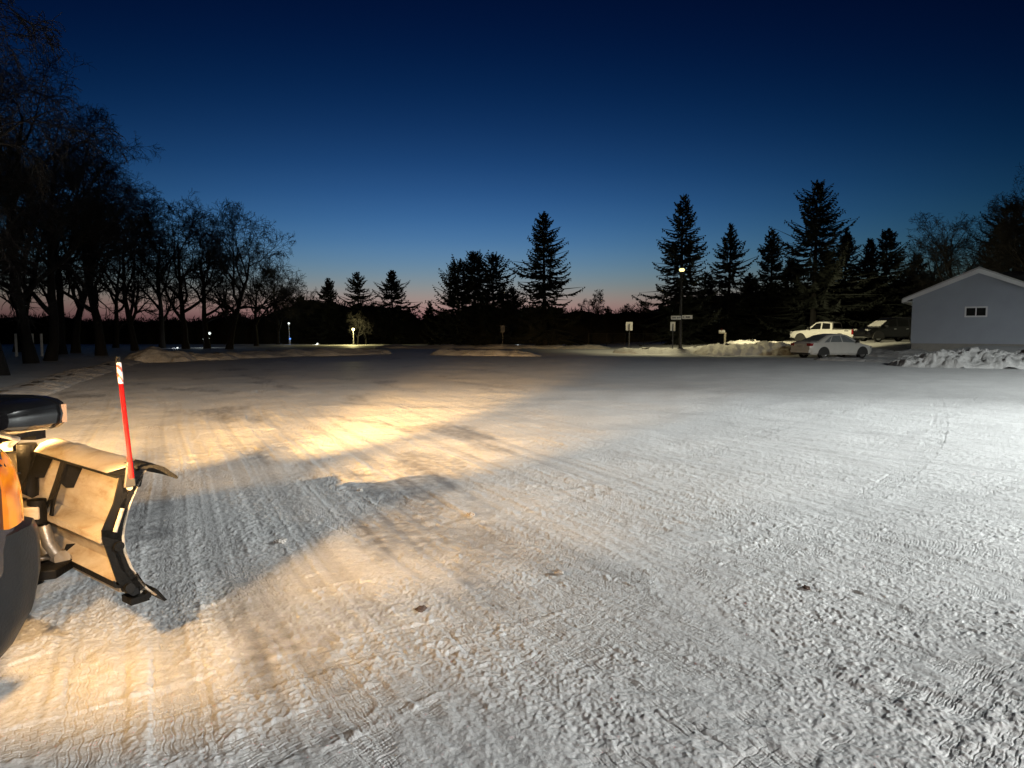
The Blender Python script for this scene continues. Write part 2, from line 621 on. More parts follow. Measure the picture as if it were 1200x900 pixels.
def build_ground():
    g = np.concatenate([[-3000, -900, -350], np.arange(-150, 151, 2.5), [350, 900, 3000]])
    X, Y = np.meshgrid(g, g)
    x, y = X.ravel(), Y.ravel()
    z = macro(x, y)[0] - 0.14
    n = len(g)
    idx = np.arange(n * n).reshape(n, n)
    F = np.stack([idx[:-1, :-1], idx[:-1, 1:], idx[1:, 1:], idx[1:, :-1]], -1).reshape(-1, 4)
    o = mesh_np('snow_ground', np.stack([x, y, z], -1), F, M['field_snow'], None, True)
    tag(o, kind='structure')


build_ground()


# ------------------------------------------------------------------ snow piles
def snow_pile(label, pts, width, height, seed, m='pile_snow', step=0.09, group='ploughed snow piles round the lot', rough=1.0, name='snow_pile'):
    """a ploughed windrow along a polyline: lumpy chunks on a rounded heap"""
    pts = [np.array(p[:2], float) for p in pts]
    seg = [np.linalg.norm(pts[i + 1] - pts[i]) for i in range(len(pts) - 1)]
    Lg = sum(seg)
    cum = np.concatenate([[0], np.cumsum(seg)])
    nu = max(8, int((Lg + width) / step))
    nv = max(8, int(width / step))
    uu = np.linspace(-width / 2, Lg + width / 2, nu)
    vv = np.linspace(-width / 2, width / 2, nv)
    px = np.interp(np.clip(uu, 0, Lg), cum, [p[0] for p in pts])
    py = np.interp(np.clip(uu, 0, Lg), cum, [p[1] for p in pts])
    tx, ty = np.gradient(np.interp(uu, cum, [p[0] for p in pts])), np.gradient(np.interp(uu, cum, [p[1] for p in pts]))
    d0 = (pts[1] - pts[0]) / seg[0]
    d1 = (pts[-1] - pts[-2]) / seg[-1]
    tx = np.where(uu < 0, d0[0], np.where(uu > Lg, d1[0], tx))
    ty = np.where(uu < 0, d0[1], np.where(uu > Lg, d1[1], ty))
    ln = np.hypot(tx, ty)
    tx, ty = tx / ln, ty / ln
    ext = np.where(uu < 0, uu, np.where(uu > Lg, uu - Lg, 0))
    px, py = px + ext * tx, py + ext * ty
    Ux, Vv = np.meshgrid(uu, vv, indexing='ij')
    X = px[:, None] - ty[:, None] * Vv
    Y = py[:, None] + tx[:, None] * Vv
    e = np.where(Ux < 0, Ux, np.where(Ux > Lg, Ux - Lg, 0))
    r = np.sqrt((e / (width / 2)) ** 2 + (Vv / (width / 2)) ** 2)
    edge = r + 0.16 * fbm(X / 0.9, Y / 0.9, seed + 3, 3)
    env = np.clip(1 - edge ** 1.7, 0, 1) ** 0.9
    vary = 0.82 + 0.34 * fbm(X / 2.2, Y / 2.2, seed, 3)
    chunk = np.maximum(pn(X / 0.34, Y / 0.34, seed + 5), -0.25) * 0.11 + np.abs(pn(X / 0.19, Y / 0.19, seed + 6)) * 0.11 + np.abs(pn(X / 0.085, Y / 0.085, seed + 7)) * 0.06
    z = height * env * vary + chunk * rough * np.minimum(env * 2.5, 1) * min(1, height * 1.4)
    base = macro(X.ravel(), Y.ravel())[0].reshape(X.shape)
    rim = np.clip((r - 0.92) / 0.1, 0, 1)
    Z = base + z - 0.08 * rim - 0.02
    n0, n1 = X.shape
    idx = np.arange(n0 * n1).reshape(n0, n1)
    F = np.stack([idx[:-1, :-1], idx[1:, :-1], idx[1:, 1:], idx[:-1, 1:]], -1).reshape(-1, 4)
    # closed underside so the heap is a solid
    V = np.stack([X.ravel(), Y.ravel(), Z.ravel()], -1)
    o = mesh_np(name, V, F, M[m], None, True)
    return tag(o, label, 'snow pile', group)


P = lambda px, py, Y: tuple(at(px, py, Y)[:2])
snow_pile('tall rough snow pile in front of the white house', [P(1092, 425, 31.5), P(1135, 425, 31.0), P(1260, 425, 30.0)], 3.6, .80, 11, rough=1.25, step=0.06)
snow_pile('low snow windrow running from the silver sedan to the tall pile by the house', [P(968, 420, 37.6), P(1020, 420, 36.0), P(1078, 420, 33.5)], 1.3, 0.22, 12, rough=0.7)
snow_pile('lamp lit humped snow pile right of the street lamp, brown at its foot', [P(842, 415, 46.0), P(905, 415, 45.5)], 3.4, 0.72, 13, 'dirty_snow', rough=1.1)
snow_pile('brightly lit smooth snow bank under the street lamp', [P(742, 410, 48.2), P(800, 410, 48.0), P(850, 410, 48.2)], 3.0, 0.42, 14, rough=0.5)
snow_pile('bright snow heap beside the white pickup at the drive', [P(865, 405, 53.5), P(912, 405, 54.0), P(932, 406, 53)], 2.6, 0.5, 20, 'dirty_snow', rough=0.9)
snow_pile('rough snow rise before the black suv and the house corner', [P(1028, 408, 43), P(1062, 408, 41.5)], 2.8, 0.42, 22, rough=1.0)
snow_pile('largest dark snow mound at the far left corner of the lot', [P(178, 422, 36.4), P(196, 420, 36.6)], 2.9, 0.78, 15, rough=0.5)
snow_pile('second dark snow mound just right of the largest one at the corner', [P(225, 420, 38.0), P(255, 420, 38.5)], 2.2, 0.45, 16, rough=0.5)
snow_pile('long low snow bank along the far left side of the lot', [P(275, 418, 40.5), P(350, 416, 43.5), P(440, 415, 46)], 2.4, 0.42, 17, rough=0.4)
snow_pile('low snow bank at the middle of the far lot edge', [P(520, 416, 45.5), P(600, 416, 44.5), P(618, 417, 44)], 2.0, 0.38, 18, rough=0.7)
snow_pile('snow bank across the street behind the middle bank', [P(455, 411, 60), P(640, 411, 60), P(700, 411, 59)], 2.6, 0.36, 21, rough=0.5, step=0.14)
snow_pile('chunky low snow ridge along the left edge of the lot', [P(-60, 480, 14.0), P(10, 462, 16.6), P(70, 444, 22), P(125, 430, 30), P(150, 424, 35)], 1.7, 0.20, 19, rough=0.7)


# ------------------------------------------------------------------ trees
def seg_mesh(name, P0, P1, R0, R1, m, parent, sides=3):
    P0, P1 = np.array(P0), np.array(P1)
    R0, R1 = np.array(R0)[:, None], np.array(R1)[:, None]
    d = P1 - P0
    d /= np.maximum(np.linalg.norm(d, axis=1, keepdims=True), 1e-6)
    ref = np.where(np.abs(d[:, 2:3]) < 0.9, [[0., 0, 1]], [[1., 0, 0]])
    s = np.cross(d, ref)
    s /= np.linalg.norm(s, axis=1, keepdims=True)
    t = np.cross(s, d)
    n = len(P0)
    V = np.empty((n, 2 * sides, 3))
    for k in range(sides):
        a = 2 * PI * k / sides
        o = s * math.cos(a) + t * math.sin(a)
        V[:, k] = P0 + o * R0
        V[:, sides + k] = P1 + o * R1
    base = (np.arange(n) * 2 * sides)[:, None]
    F = []
    for k in range(sides):
        j = (k + 1) % sides
        F.append(base + np.array([[k, j, sides + j, sides + k]]))
    F = np.concatenate(F, 0)
    return mesh_np(name, V.reshape(-1, 3), F, m, parent, True)


def bare_tree(label, loc, H, spread, seed, trunk_r=0.3, first=0.22, droop=0.0, lean=(0, 0), limbs=9, dens=1.0, levels=4, group=None, cat='tree', name='bare_tree', minr=0.009):
    rng = random.Random(seed)
    root = thing(name, label, cat, loc, 0, group)
    T = ([], [], [], [])
    C = ([], [], [], [])

    def rv():
        return Vector((rng.gauss(0, 1), rng.gauss(0, 1), rng.gauss(0, 1)))

    def put(A, p, q, r0, r1):
        A[0].append(tuple(p))
        A[1].append(tuple(q))
        A[2].append(r0)
        A[3].append(r1)

    stack = [(Vector((0, 0, -0.15)), Vector((lean[0], lean[1], 1)).normalized(), H * 0.72, trunk_r, 0)]
    while stack:
        p, d, ln, r, lv = stack.pop()
        n = (9, 7, 5, 4, 3)[lv]
        step = ln / n
        pts = [p.copy()]
        rr = [r]
        for i in range(n):
            f = (i + 1) / n
            jit = (0.07, 0.17, 0.20, 0.24, 0.28)[lv]
            up = (0.02, 0.10, 0.05, 0.0, -0.02)[lv] - droop * (0, 0.10, 0.26, 0.34, 0.30)[lv] * f
            d = (d + rv() * jit + Vector((0, 0, up))).normalized()
            q = p + d * step
            r1 = max(minr, r * (1 - 0.86 * f)) if lv else max(minr, r * (1 - 0.80 * f))
            r0 = rr[-1]
            if lv == 0 and i == 0:
                r0 *= 1.35
            put(T if lv <= 1 else C, p, q, r0, r1)
            p = q
            pts.append(p.copy())
            rr.append(r1)
        if lv >= levels:
            continue
        nc = (limbs, 6, 5, 4)[lv]
        nc = max(2, int(round(nc * (dens if lv else 1) * rng.uniform(0.85, 1.2))))
        for k in range(nc):
            t = (first + (1 - first) * (k + rng.random()) / nc) if lv == 0 else rng.uniform(0.22, 1.0)
            fi = min(t * n, n - 1e-3)
            i = int(fi)
            b = pts[i].lerp(pts[i + 1], fi - i)
            br = rr[i] + (rr[i + 1] - rr[i]) * (fi - i)
            dd = (pts[i + 1] - pts[i]).normalized()
            side = dd.cross(rv()).normalized()
            ang = math.radians(rng.uniform(32, 62) if lv == 0 else rng.uniform(25, 60))
            nd = (dd * math.cos(ang) + side * math.sin(ang)).normalized()
            if lv == 0:
                cl = spread * (0.60 + 0.55 * (1 - abs(t - 0.5) * 1.3)) * rng.uniform(0.8, 1.15)
            else:
                cl = ln * rng.uniform(0.38, 0.62) * (1.15 - 0.45 * t)
            stack.append((b, nd, cl, max(minr, min(br * 0.75, r * (0.55 if lv == 0 else 0.6))), lv + 1))
    seg_mesh('trunk', *T, M['bark'], root, 6)
    seg_mesh('crown', *C, M['twig'], root, 3)
    return root


def blades(A, B, W, rng, droopv=None):
    """crossed needle blades from A to B with half-width W: flat rhombs, two per twig"""
    A, B = np.array(A), np.array(B)
    n = len(A)
    d = B - A
    ln = np.linalg.norm(d, axis=1, keepdims=True)
    dn = d / np.maximum(ln, 1e-6)
    rnd = rng.normal(size=(n, 3))
    s = np.cross(dn, rnd)
    s /= np.maximum(np.linalg.norm(s, axis=1, keepdims=True), 1e-6)
    t = np.cross(s, dn)
    out = []
    for q in (s, t):
        m = A + d * 0.45
        out.append(np.stack([A, m + q * W[:, None], B, m - q * W[:, None]], 1))
    V = np.concatenate(out, 0).reshape(-1, 3)
    F = np.arange(len(V)).reshape(-1, 4)
    return V, F


def spruce(label, loc, H, R, seed, bare=0.06, loose=0.0, upturn=0.25, group=None, name='spruce_tree', dens=1.0, power=0.85):
    rng = np.random.default_rng(seed)
    root = thing(name, label, 'tree', loc, 0, group)
    pts = [(0, 0, -0.15)]
    lx = ly = 0.0
    for i in range(1, 9):
        lx += rng.normal() * 0.03
        ly += rng.normal() * 0.03
        pts.append((lx, ly, H * i / 8))
    MB().tube(pts, [0.022 * H * (1 - 0.97 * i / 8) + 0.012 for i in range(9)], 7).build('trunk', M['bark'], root, True)
    A, B, W = [], [], []
    z = bare * H
    while z < H * 0.985:
        f = z / H
        rad = R * (1 - f) ** power
        if f < 0.2:
            rad *= 0.72 + 1.4 * f
        nb = int(rng.integers(4, 8)) if f < 0.85 else 4
        gap = 0.75 + 0.35 * rng.random()
        a0 = rng.random() * 2 * PI
        for k in range(nb):
            if rng.random() < 0.13 + loose * 0.2:
                continue
            az = a0 + 2 * PI * k / nb + rng.normal() * 0.25
            ln = rad * gap * (1 + 0.22 * math.sin(az * 2 + seed + z * 0.6)) * rng.uniform(0.6, 1.2) * (1.12 if rng.random() < 0.16 else 1) + 0.12
            el = math.radians(-20 + 50 * f ** 1.4 + rng.normal() * 7)
            h = np.array([math.cos(az), math.sin(az), 0.0])
            side = np.array([-math.sin(az), math.cos(az), 0.0])
            sp = max(0.11, min(0.19, ln * 0.10)) / dens
            tt = np.arange(0.12 * ln, ln, sp)
            zc = lambda t: np.sin(el) * t + upturn * 0.55 * ln * (t / ln) ** 2.2 - 0.10 * ln * np.sin(PI * t / ln)
            b0 = np.array([lx * f, ly * f, z])
            for t in tt:
                p = b0 + h * (t * math.cos(el)) + np.array([0, 0, zc(t)])
                for sg in (-1, 1):
                    tl = (0.10 + 0.36 * (ln - t) ** 0.8) * rng.uniform(0.6, 1.2)
                    tl = min(tl, 0.85)
                    an = rng.uniform(0.6, 1.15)
                    q = p + h * tl * math.cos(an) + side * sg * tl * math.sin(an) + np.array([0, 0, -tl * rng.uniform(0.1, 0.55) + 0.05])
                    A.append(p)
                    B.append(q)
                    W.append(0.06 + 0.05 * rng.random())
                if rng.random() < 0.55:      # hanging sprays
                    A.append(p)
                    B.append(p + np.array([rng.normal() * 0.08, rng.normal() * 0.08, -rng.uniform(0.12, 0.42)]) + h * 0.08)
                    W.append(0.05)
            tip = b0 + h * (ln * math.cos(el)) + np.array([0, 0, zc(ln)])
            A.append(b0 + h * 0.05)
            B.append(tip + h * 0.16)
            W.append(0.05)
        z += (0.23 + 0.24 * (1 - f)) * rng.uniform(0.75, 1.25) * (H / 13) ** 0.5
    A.append(np.array([lx, ly, H * 0.95]))
    B.append(np.array([lx, ly, H * 1.015]))
    W.append(0.06)
    V, F = blades(A, B, np.array(W), rng)
    mesh_np('crown', V, F, M['needles'], root)
    return root


def base_at(px, Y):
    x = at(px, 400, Y).x
    return (x, Y, gz(x, Y) - 0.05)


def top_h(px, py, Y):
    return at(px, py, Y).z - gz(at(px, py, Y).x, Y)


GS = 'dark spruces behind the street'
for px, ty, hw, Y, kw, lab in [
    (386, 325, 23, 86, {}, 'leftmost of the three spruces left of the orange horizon gap'),
    (420, 318, 27, 84, dict(loose=.5), 'middle one of the three spruces, above the yellow lit branches'),
    (460, 316, 30, 82, {}, 'right one of the three spruces, beside the orange horizon gap'),
    (503, 352, 12, 96, {}, 'smallest spruce, alone low on the orange horizon'),
    (537, 306, 34, 76, dict(loose=1, upturn=.7, power=.62), 'left pine of the wide dense clump in the middle'),
    (557, 297, 40, 78, dict(loose=.6, upturn=.6, power=.6), 'tallest pine in the wide dense clump in the middle'),
    (578, 299, 36, 75, dict(loose=.6, upturn=.6, power=.6), 'right pine of the wide dense clump in the middle'),
    (639, 248, 42, 68, dict(power=.8), 'tall lone spruce standing clear in the middle of the skyline'),
    (797, 228, 43, 63, dict(power=.75), 'tall spruce directly behind the lit street lamp'),
    (852, 261, 36, 67, {}, 'spruce just right of the street lamp spruce'),
    (901, 266, 32, 69, {}, 'spruce left of the tallest one at the right'),
    (952, 211, 52, 65, dict(upturn=.4, power=.72), 'tallest spruce of all, above the white pickup'),
    (987, 266, 34, 71, {}, 'dense spruce against the right side of the tallest one'),
    (1014, 279, 34, 73, {}, 'dark spruce behind the black suv'),
    (1037, 268, 42, 70, dict(power=.7), 'broad dark spruce with drooping right side left of the house roof'),
    (1072, 296, 34, 78, {}, 'low dark spruce showing over the left house eave'),
    (925, 300, 34, 76, {}, 'short spruce filling the gap left of the tallest one'),
    (828, 318, 30, 78, {}, 'short spruce between the lamp spruce and its right neighbour'),
    (876, 320, 32, 80, {}, 'short spruce filling the gap under the two middle right spruces'),
    (965, 292, 36, 79, {}, 'short spruce hidden behind the white pickup and the tallest tree'),
    (600, 335, 26, 88, {}, 'short spruce between the pine clump and the lone spruce'),
    (352, 345, 26, 90, {}, 'short dark evergreen left of the three spruces'),
    (1176, 236, 46, 66, dict(power=.6), 'tall dark spruce among bare trees behind the house roof'),
]:
    Y0 = Y
    spruce(lab, base_at(px, Y), top_h(px, ty, Y), hw / 800 * Y * 1.55, int(px * 7 + ty), group=GS, name='pine_tree' if 'pine' in lab else 'spruce_tree', **kw)

GL = 'bare trees at the left'
for px, ty, Y, spread, tr, kw, lab in [
    (-140, -160, 13, 4.0, .24, dict(droop=1.1, limbs=11, first=.55), 'bare tree out at the left whose drooping twigs hang into the top corner'),
    (-2, -10, 24, 3.2, .25, dict(droop=.7, limbs=13), 'bare tree at the very left edge with the nearest thick trunk'),
    (36, 20, 33, 5.0, .27, dict(droop=.45, limbs=13), 'big bare tree second from the left edge reaching over the lot'),
    (57, 70, 36, 5.0, .26, dict(droop=.5, limbs=12, lean=(.10, 0)), 'bare tree leaning right beside the big one at the left'),
    (88, 150, 47, 5.2, .26, dict(droop=.2), 'dense bare tree between the leaning tree and the corner mound'),
    (118, 130, 42, 5.0, .28, dict(droop=.4), 'bare tree with a straight trunk just left of the corner mound'),
    (158, 236, 53, 4.6, .25, dict(), 'bare tree behind the largest snow mound'),
    (190, 246, 60, 4.8, .26, dict(), 'round headed bare tree above the second snow mound'),
    (218, 238, 58, 4.6, .28, dict(), 'taller bare tree with upright limbs above the second mound'),
    (243, 243, 60, 4.6, .27, dict(), 'bare tree behind the twin headed lamp'),
    (268, 250, 57, 5.2, .27, dict(lean=(.22, 0)), 'bare tree leaning right with its long outermost branch'),
    (300, 300, 70, 4.6, .22, dict(), 'low bare tree under the long leaning branch'),
    (326, 318, 78, 4.2, .2, dict(), 'small fine twigged bare tree left of the evergreens'),
    (135, 255, 62, 4.8, .24, dict(), 'bare tree in the thicket behind the straight trunk'),
    (20, 150, 50, 5.5, .28, dict(), 'bare tree in the back row between the two nearest trunks'),
    (72, 165, 44, 5.2, .27, dict(droop=.3), 'bare tree in the back row right of the leaning tree'),
]:
    big = Y < 45
    bare_tree(lab, base_at(px, Y), top_h(px, ty, Y), spread, int(abs(px) * 3 + ty + 200), tr, group=GL, dens=1.7 if big else 1.55, minr=0.007 if big else 0.011, **kw)

GR = 'bare trees behind the house'
for px, ty, Y, spread, tr, kw, lab in [
    (1128, 236, 62, 4.6, .25, dict(limbs=11, droop=.25, lean=(-.06, 0)), 'spreading bare tree rising above the house ridge'),
    (1098, 262, 70, 3.8, .2, dict(), 'thin bare tree left of the spreading one over the house'),
    (1160, 226, 60, 4.8, .26, dict(), 'tall bare tree in front of the dark spruce behind the house'),
    (1196, 203, 58, 5.0, .28, dict(), 'tallest bare tree at the right edge behind the house'),
    (1225, 190, 56, 5.2, .28, dict(), 'bare tree just past the right edge whose branches reach in'),
    (1085, 300, 74, 3.6, .18, dict(), 'low bare tree beside the low spruce over the house eave'),
]:
    bare_tree(lab, base_at(px, Y), top_h(px, ty, Y), spread, int(px * 5 + ty), tr, group=GR, dens=1.4, minr=0.010, **kw)

GB = 'bare shrubs on the horizon'
for px, ty, Y, spread, lab in [
    (690, 333, 82, 1.9, 'tall pale bare shrub right of the lone spruce'),
    (733, 350, 84, 1.6, 'bare shrub in the middle of the low orange horizon'),
    (748, 346, 83, 1.7, 'bare shrub left of the street lamp spruce'),
    (716, 356, 85, 1.4, 'lowest bare shrub between the pale one and the middle one'),
]:
    bare_tree(lab, base_at(px, Y), top_h(px, ty, Y), spread, px, .09, group=GB, cat='shrub', name='bare_shrub', first=.1, limbs=14, dens=1.1, minr=0.014)


def build_woods():
    """distant thicket that closes the view under the trees"""
    rng = np.random.default_rng(3)
    prof_px = [-250, 0, 60, 150, 300, 330, 370, 480, 495, 520, 600, 690, 760, 800, 900, 1000, 1080, 1300]
    prof_y = [372, 374, 372, 376, 371, 362, 352, 362, 377, 368, 360, 368, 366, 350, 340, 335, 330, 320]
    Yb = 92.0
    nx, nv = 420, 14
    pxs = np.linspace(-400, 1500, nx)
    X = (pxs - 600) / 800 * Yb
    top = EYE + (388 - np.interp(pxs, prof_px, prof_y)) / 800 * Yb
    top = top + 0.55 * fbm(X / 3.1, X * 0 + .5, 8, 4)
    rings = []
    for j in range(nv):
        a = PI * j / (nv - 1)
        yy = Yb - 3.2 * math.cos(a)
        zz = top * math.sin(a) ** 0.55
        nzz = fbm(X / 1.3, X * 0 + j * 0.7, 9, 3)
        rings.append(np.stack([X, np.full(nx, yy) + 0.5 * nzz, np.maximum(zz - 0.1, -0.2) + 0.2 * nzz * math.sin(a)], -1))
    V = np.stack(rings, 1).reshape(-1, 3)
    idx = np.arange(nx * nv).reshape(nx, nv)
    F = np.stack([idx[:-1, :-1], idx[1:, :-1], idx[1:, 1:], idx[:-1, 1:]], -1).reshape(-1, 4)
    # twiggy outline
    n = 26000
    k = rng.random(n) * (nx - 1)
    xi = np.interp(k, np.arange(nx), X)
    ti = np.interp(k, np.arange(nx), top)
    fz = rng.random(n) ** 0.5
    A = np.stack([xi + rng.normal(size=n) * 0.2, Yb - 3.2 + rng.random(n) * 5, ti * fz], -1)
    ln = rng.uniform(0.25, 0.8, n)
    dirs = rng.normal(size=(n, 3)) * 0.6 + np.array([0, 0, 0.8])
    dirs /= np.linalg.norm(dirs, axis=1, keepdims=True)
    B = A + dirs * ln[:, None]
    V2, F2 = blades(A, B, 0.03 + 0.05 * rng.random(n), rng)
    o = mesh_np('woods', np.concatenate([V, V2]), np.concatenate([F, F2 + len(V)]), M['woods'])
    tag(o, 'dark distant thicket closing the view under the trees', 'woods', kind='stuff')


build_woods()


# ------------------------------------------------------------------ house
def build_house():
    A = Vector((24.55, 42.0, 0))
    e = Vector((math.cos(math.radians(-36)), math.sin(math.radians(-36)), 0))
    b = Vector((-e.y, e.x, 0))            # away from the camera
    zb, ze, zr, Wd, Dp = 0.86, 3.62, 5.06, 6.5, 11.0
    root = thing('white_house', 'white sided gable house with a small slider window behind the tall snow pile', 'house', (A.x, A.y, 0.6))
    L = lambda s, d, z: A + e * s + b * d + Vector((0, 0, z)) - root.location
    w = MB()
    # siding: lap boards with a real lip, on the gable and the left side
    nb = 30
    def boards(p0, p1, dn, z0, z1, clip=None):
        st = (z1 - z0) / nb
        for i in range(nb):
            za, zb_ = z0 + i * st, z0 + (i + 1) * st
            s0, s1 = p0, p1
            yield za, zb_, s0, s1
    st = 0.125
    z = zb
    wall = MB()
    wall.loft([[L(0, .04, zb), L(Wd, .04, zb), L(Wd, .04, ze), L(Wd / 2, .04, zr), L(0, .04, ze)],
               [L(0, Dp, zb), L(Wd, Dp, zb), L(Wd, Dp, ze), L(Wd / 2, Dp, zr), L(0, Dp, ze)]])
    while z < zr - 0.05:
        z1 = min(z + st, zr - 0.02)
        f0 = 0 if z < ze else (z - ze) / (zr - ze)
        f1 = 0 if z1 < ze else (z1 - ze) / (zr - ze)
        a0, a1 = Wd / 2 * f0, Wd - Wd / 2 * f0
        c0, c1 = Wd / 2 * f1, Wd - Wd / 2 * f1
        wall.loft([[L(a0, .04, z), L(a0, -.006, z), L(c0, .012, z1), L(c0, .04, z1)],
                   [L(a1, .04, z), L(a1, -.006, z), L(c1, .012, z1), L(c1, .04, z1)]])
        z = z1
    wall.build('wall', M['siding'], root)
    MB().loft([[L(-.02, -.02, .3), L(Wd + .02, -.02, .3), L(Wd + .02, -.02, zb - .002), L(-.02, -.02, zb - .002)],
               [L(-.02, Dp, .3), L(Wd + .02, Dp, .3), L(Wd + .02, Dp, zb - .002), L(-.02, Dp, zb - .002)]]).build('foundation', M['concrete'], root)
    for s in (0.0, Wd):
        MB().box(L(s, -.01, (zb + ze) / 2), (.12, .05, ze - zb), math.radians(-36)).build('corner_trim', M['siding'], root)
    sl = (zr - ze) / (Wd / 2)
    ov = .55
    rf = MB()
    th = .10
    for sg in (-1, 1):
        s_out = Wd / 2 + sg * (Wd / 2 + ov)
        z_out = ze - sl * ov + .06
        r0 = [L(Wd / 2, -.5, zr + .06), L(s_out, -.5, z_out), L(s_out, -.5, z_out + th), L(Wd / 2, -.5, zr + .06 + th)]
        r1 = [L(Wd / 2, Dp + .4, zr + .06), L(s_out, Dp + .4, z_out), L(s_out, Dp + .4, z_out + th), L(Wd / 2, Dp + .4, zr + .06 + th)]
        rf.loft([r0, r1])
    roof = rf.build('roof', M['shingle'], root)
    fa = MB()
    sn = MB()
    for sg in (-1, 1):
        s_out = Wd / 2 + sg * (Wd / 2 + ov)
        z_out = ze - sl * ov + .06
        fa.loft([[L(Wd / 2, -.53, zr - .12), L(s_out, -.53, z_out - .12), L(s_out, -.53, z_out + th - .01), L(Wd / 2, -.53, zr + .05 + th)],
                 [L(Wd / 2, -.503, zr - .12), L(s_out, -.503, z_out - .12), L(s_out, -.503, z_out + th - .01), L(Wd / 2, -.503, zr + .05 + th)]])
        fa.loft([[L(s_out - sg * .002, -.5, z_out - .12), L(s_out + sg * .03, -.5, z_out - .12), L(s_out + sg * .03, -.5, z_out + th - .01), L(s_out - sg * .002, -.5, z_out + th - .01)],
                 [L(s_out - sg * .002, Dp, z_out - .12), L(s_out + sg * .03, Dp, z_out - .12), L(s_out + sg * .03, Dp, z_out + th - .01), L(s_out - sg * .002, Dp, z_out + th - .01)]])
        fa.loft([[L(s_out, -.49, z_out - .06), L(Wd / 2 + sg * Wd / 2, -.49, z_out - .05), L(Wd / 2 + sg * Wd / 2, -.49, z_out - .03), L(s_out, -.49, z_out - .04)],
                 [L(s_out, Dp, z_out - .06), L(Wd / 2 + sg * Wd / 2, Dp, z_out - .05), L(Wd / 2 + sg * Wd / 2, Dp, z_out - .03), L(s_out, Dp, z_out - .04)]])
        sn.loft([[L(Wd / 2, -.45, zr + .17), L(s_out, -.45, z_out + th + .005), L(s_out, -.45, z_out + th + .06), L(Wd / 2, -.45, zr + .25)],
                 [L(Wd / 2, Dp, zr + .17), L(s_out, Dp, z_out + th + .005), L(s_out, Dp, z_out + th + .06), L(Wd / 2, Dp, zr + .25)]])
    fa.build('fascia', M['trim_white'], roof)
    sn.build('roof_snow', M['pile_snow'], roof)
    # rear wing: its roof slope faces the lot above the gable's right rake
    wg = MB()
    wg.loft([[L(3.6, 3.0, zb), L(3.6, 9.6, zb), L(3.6, 9.6, ze), L(3.6, 6.3, zr + .1), L(3.6, 3.0, ze)],
             [L(17, 3.0, zb), L(17, 9.6, zb), L(17, 9.6, ze), L(17, 6.3, zr + .1), L(17, 3.0, ze)]])
    wg.build('rear_wing_wall', M['siding'], root)
    wr = MB()
    for sg, d_out in ((-1, 2.4), (1, 10.2)):
        z_out = ze - .2
        wr.loft([[L(3.3, 6.3, zr + .22), L(3.3, d_out, z_out), L(3.3, d_out, z_out + .12), L(3.3, 6.3, zr + .36)],
                 [L(17.3, 6.3, zr + .22), L(17.3, d_out, z_out), L(17.3, d_out, z_out + .12), L(17.3, 6.3, zr + .36)]])
    wroof = wr.build('rear_wing_roof', M['shingle'], root)
    # window (slider) on the gable
    q0, q1 = at(1129, 358, 40.4), at(1154, 370, 40.0)
    s0 = 2.72
    wz0, wz1, ww = 2.50, 2.95, .94
    fr = MB()
    t = .085
    for (sa, sb, za, zc) in ((s0 - t, s0 + ww + t, wz1, wz1 + t), (s0 - t, s0 + ww + t, wz0 - t, wz0), (s0 - t, s0, wz0, wz1), (s0 + ww, s0 + ww + t, wz0, wz1), (s0 + ww / 2 - .03, s0 + ww / 2 + .03, wz0, wz1)):
        fr.loft([[L(sa, -.055, za), L(sb, -.055, za), L(sb, -.055, zc), L(sa, -.055, zc)], [L(sa, -.008, za), L(sb, -.008, za), L(sb, -.008, zc), L(sa, -.008, zc)]])
    win = fr.build('window', M['trim_white'], root)
    MB().loft([[L(s0, -.020, wz0), L(s0 + ww, -.020, wz0), L(s0 + ww, -.020, wz1), L(s0, -.020, wz1)], [L(s0, -.012, wz0), L(s0 + ww, -.012, wz0), L(s0 + ww, -.012, wz1), L(s0, -.012, wz1)]]).build('pane', M['glass_dark'], win)


build_house()


# ------------------------------------------------------------------ vehicles
def wheel(parent, x, y, r, w, side, rim_m):
    """wheel in the thing's frame, axle along y; side = +1/-1 outward"""
    ring = []
    prof = [(-w / 2, r * .72), (-w / 2, r * .93), (-w * .38, r), (w * .38, r), (w / 2, r * .93), (w / 2, r * .70)]
    n = 28
    mb = MB()
    rings = []
    for k in range(n + 1):
        a = 2 * PI * k / n
        rings.append([(x + math.cos(a) * rr, y + o * side, r + math.sin(a) * rr) for o, rr in prof])
    mb.loft(rings, cap=False)
    wh = bpy.data.objects.new('wheel', None)
    COL.objects.link(wh)
    wh.parent = parent
    mb.build('tyre', M['rubber'], wh, True)
    rm = MB()
    outs = []
    rr0 = r * .71
    for k in range(n + 1):
        a = 2 * PI * k / n
        outs.append([(x + math.cos(a) * q, y + o * side, r + math.sin(a) * q) for o, q in ((w * .40, rr0), (w * .33, rr0 * .92), (w * .1, rr0 * .86), (w * .08, 0.02))])
    rm.loft(outs, cap=False)
    for k in range(6):
        a = 2 * PI * k / 6
        ca, sa = math.cos(a), math.sin(a)
        rm.box((x + ca * rr0 * .5, y + side * w * .30, r + sa * rr0 * .5), (rr0 * .95, .05, rr0 * .24), axes=((ca, 0, sa), (0, side, 0), (-sa, 0, ca)))
    rm.tube([(x, y + side * w * .1, r), (x, y + side * w * .36, r)], rr0 * .24, 10)
    rm.build('rim', M[rim_m], wh, True)
    return wh


def interp(tab, x):
    return float(np.interp(x, [t[0] for t in tab], [t[1] for t in tab]))


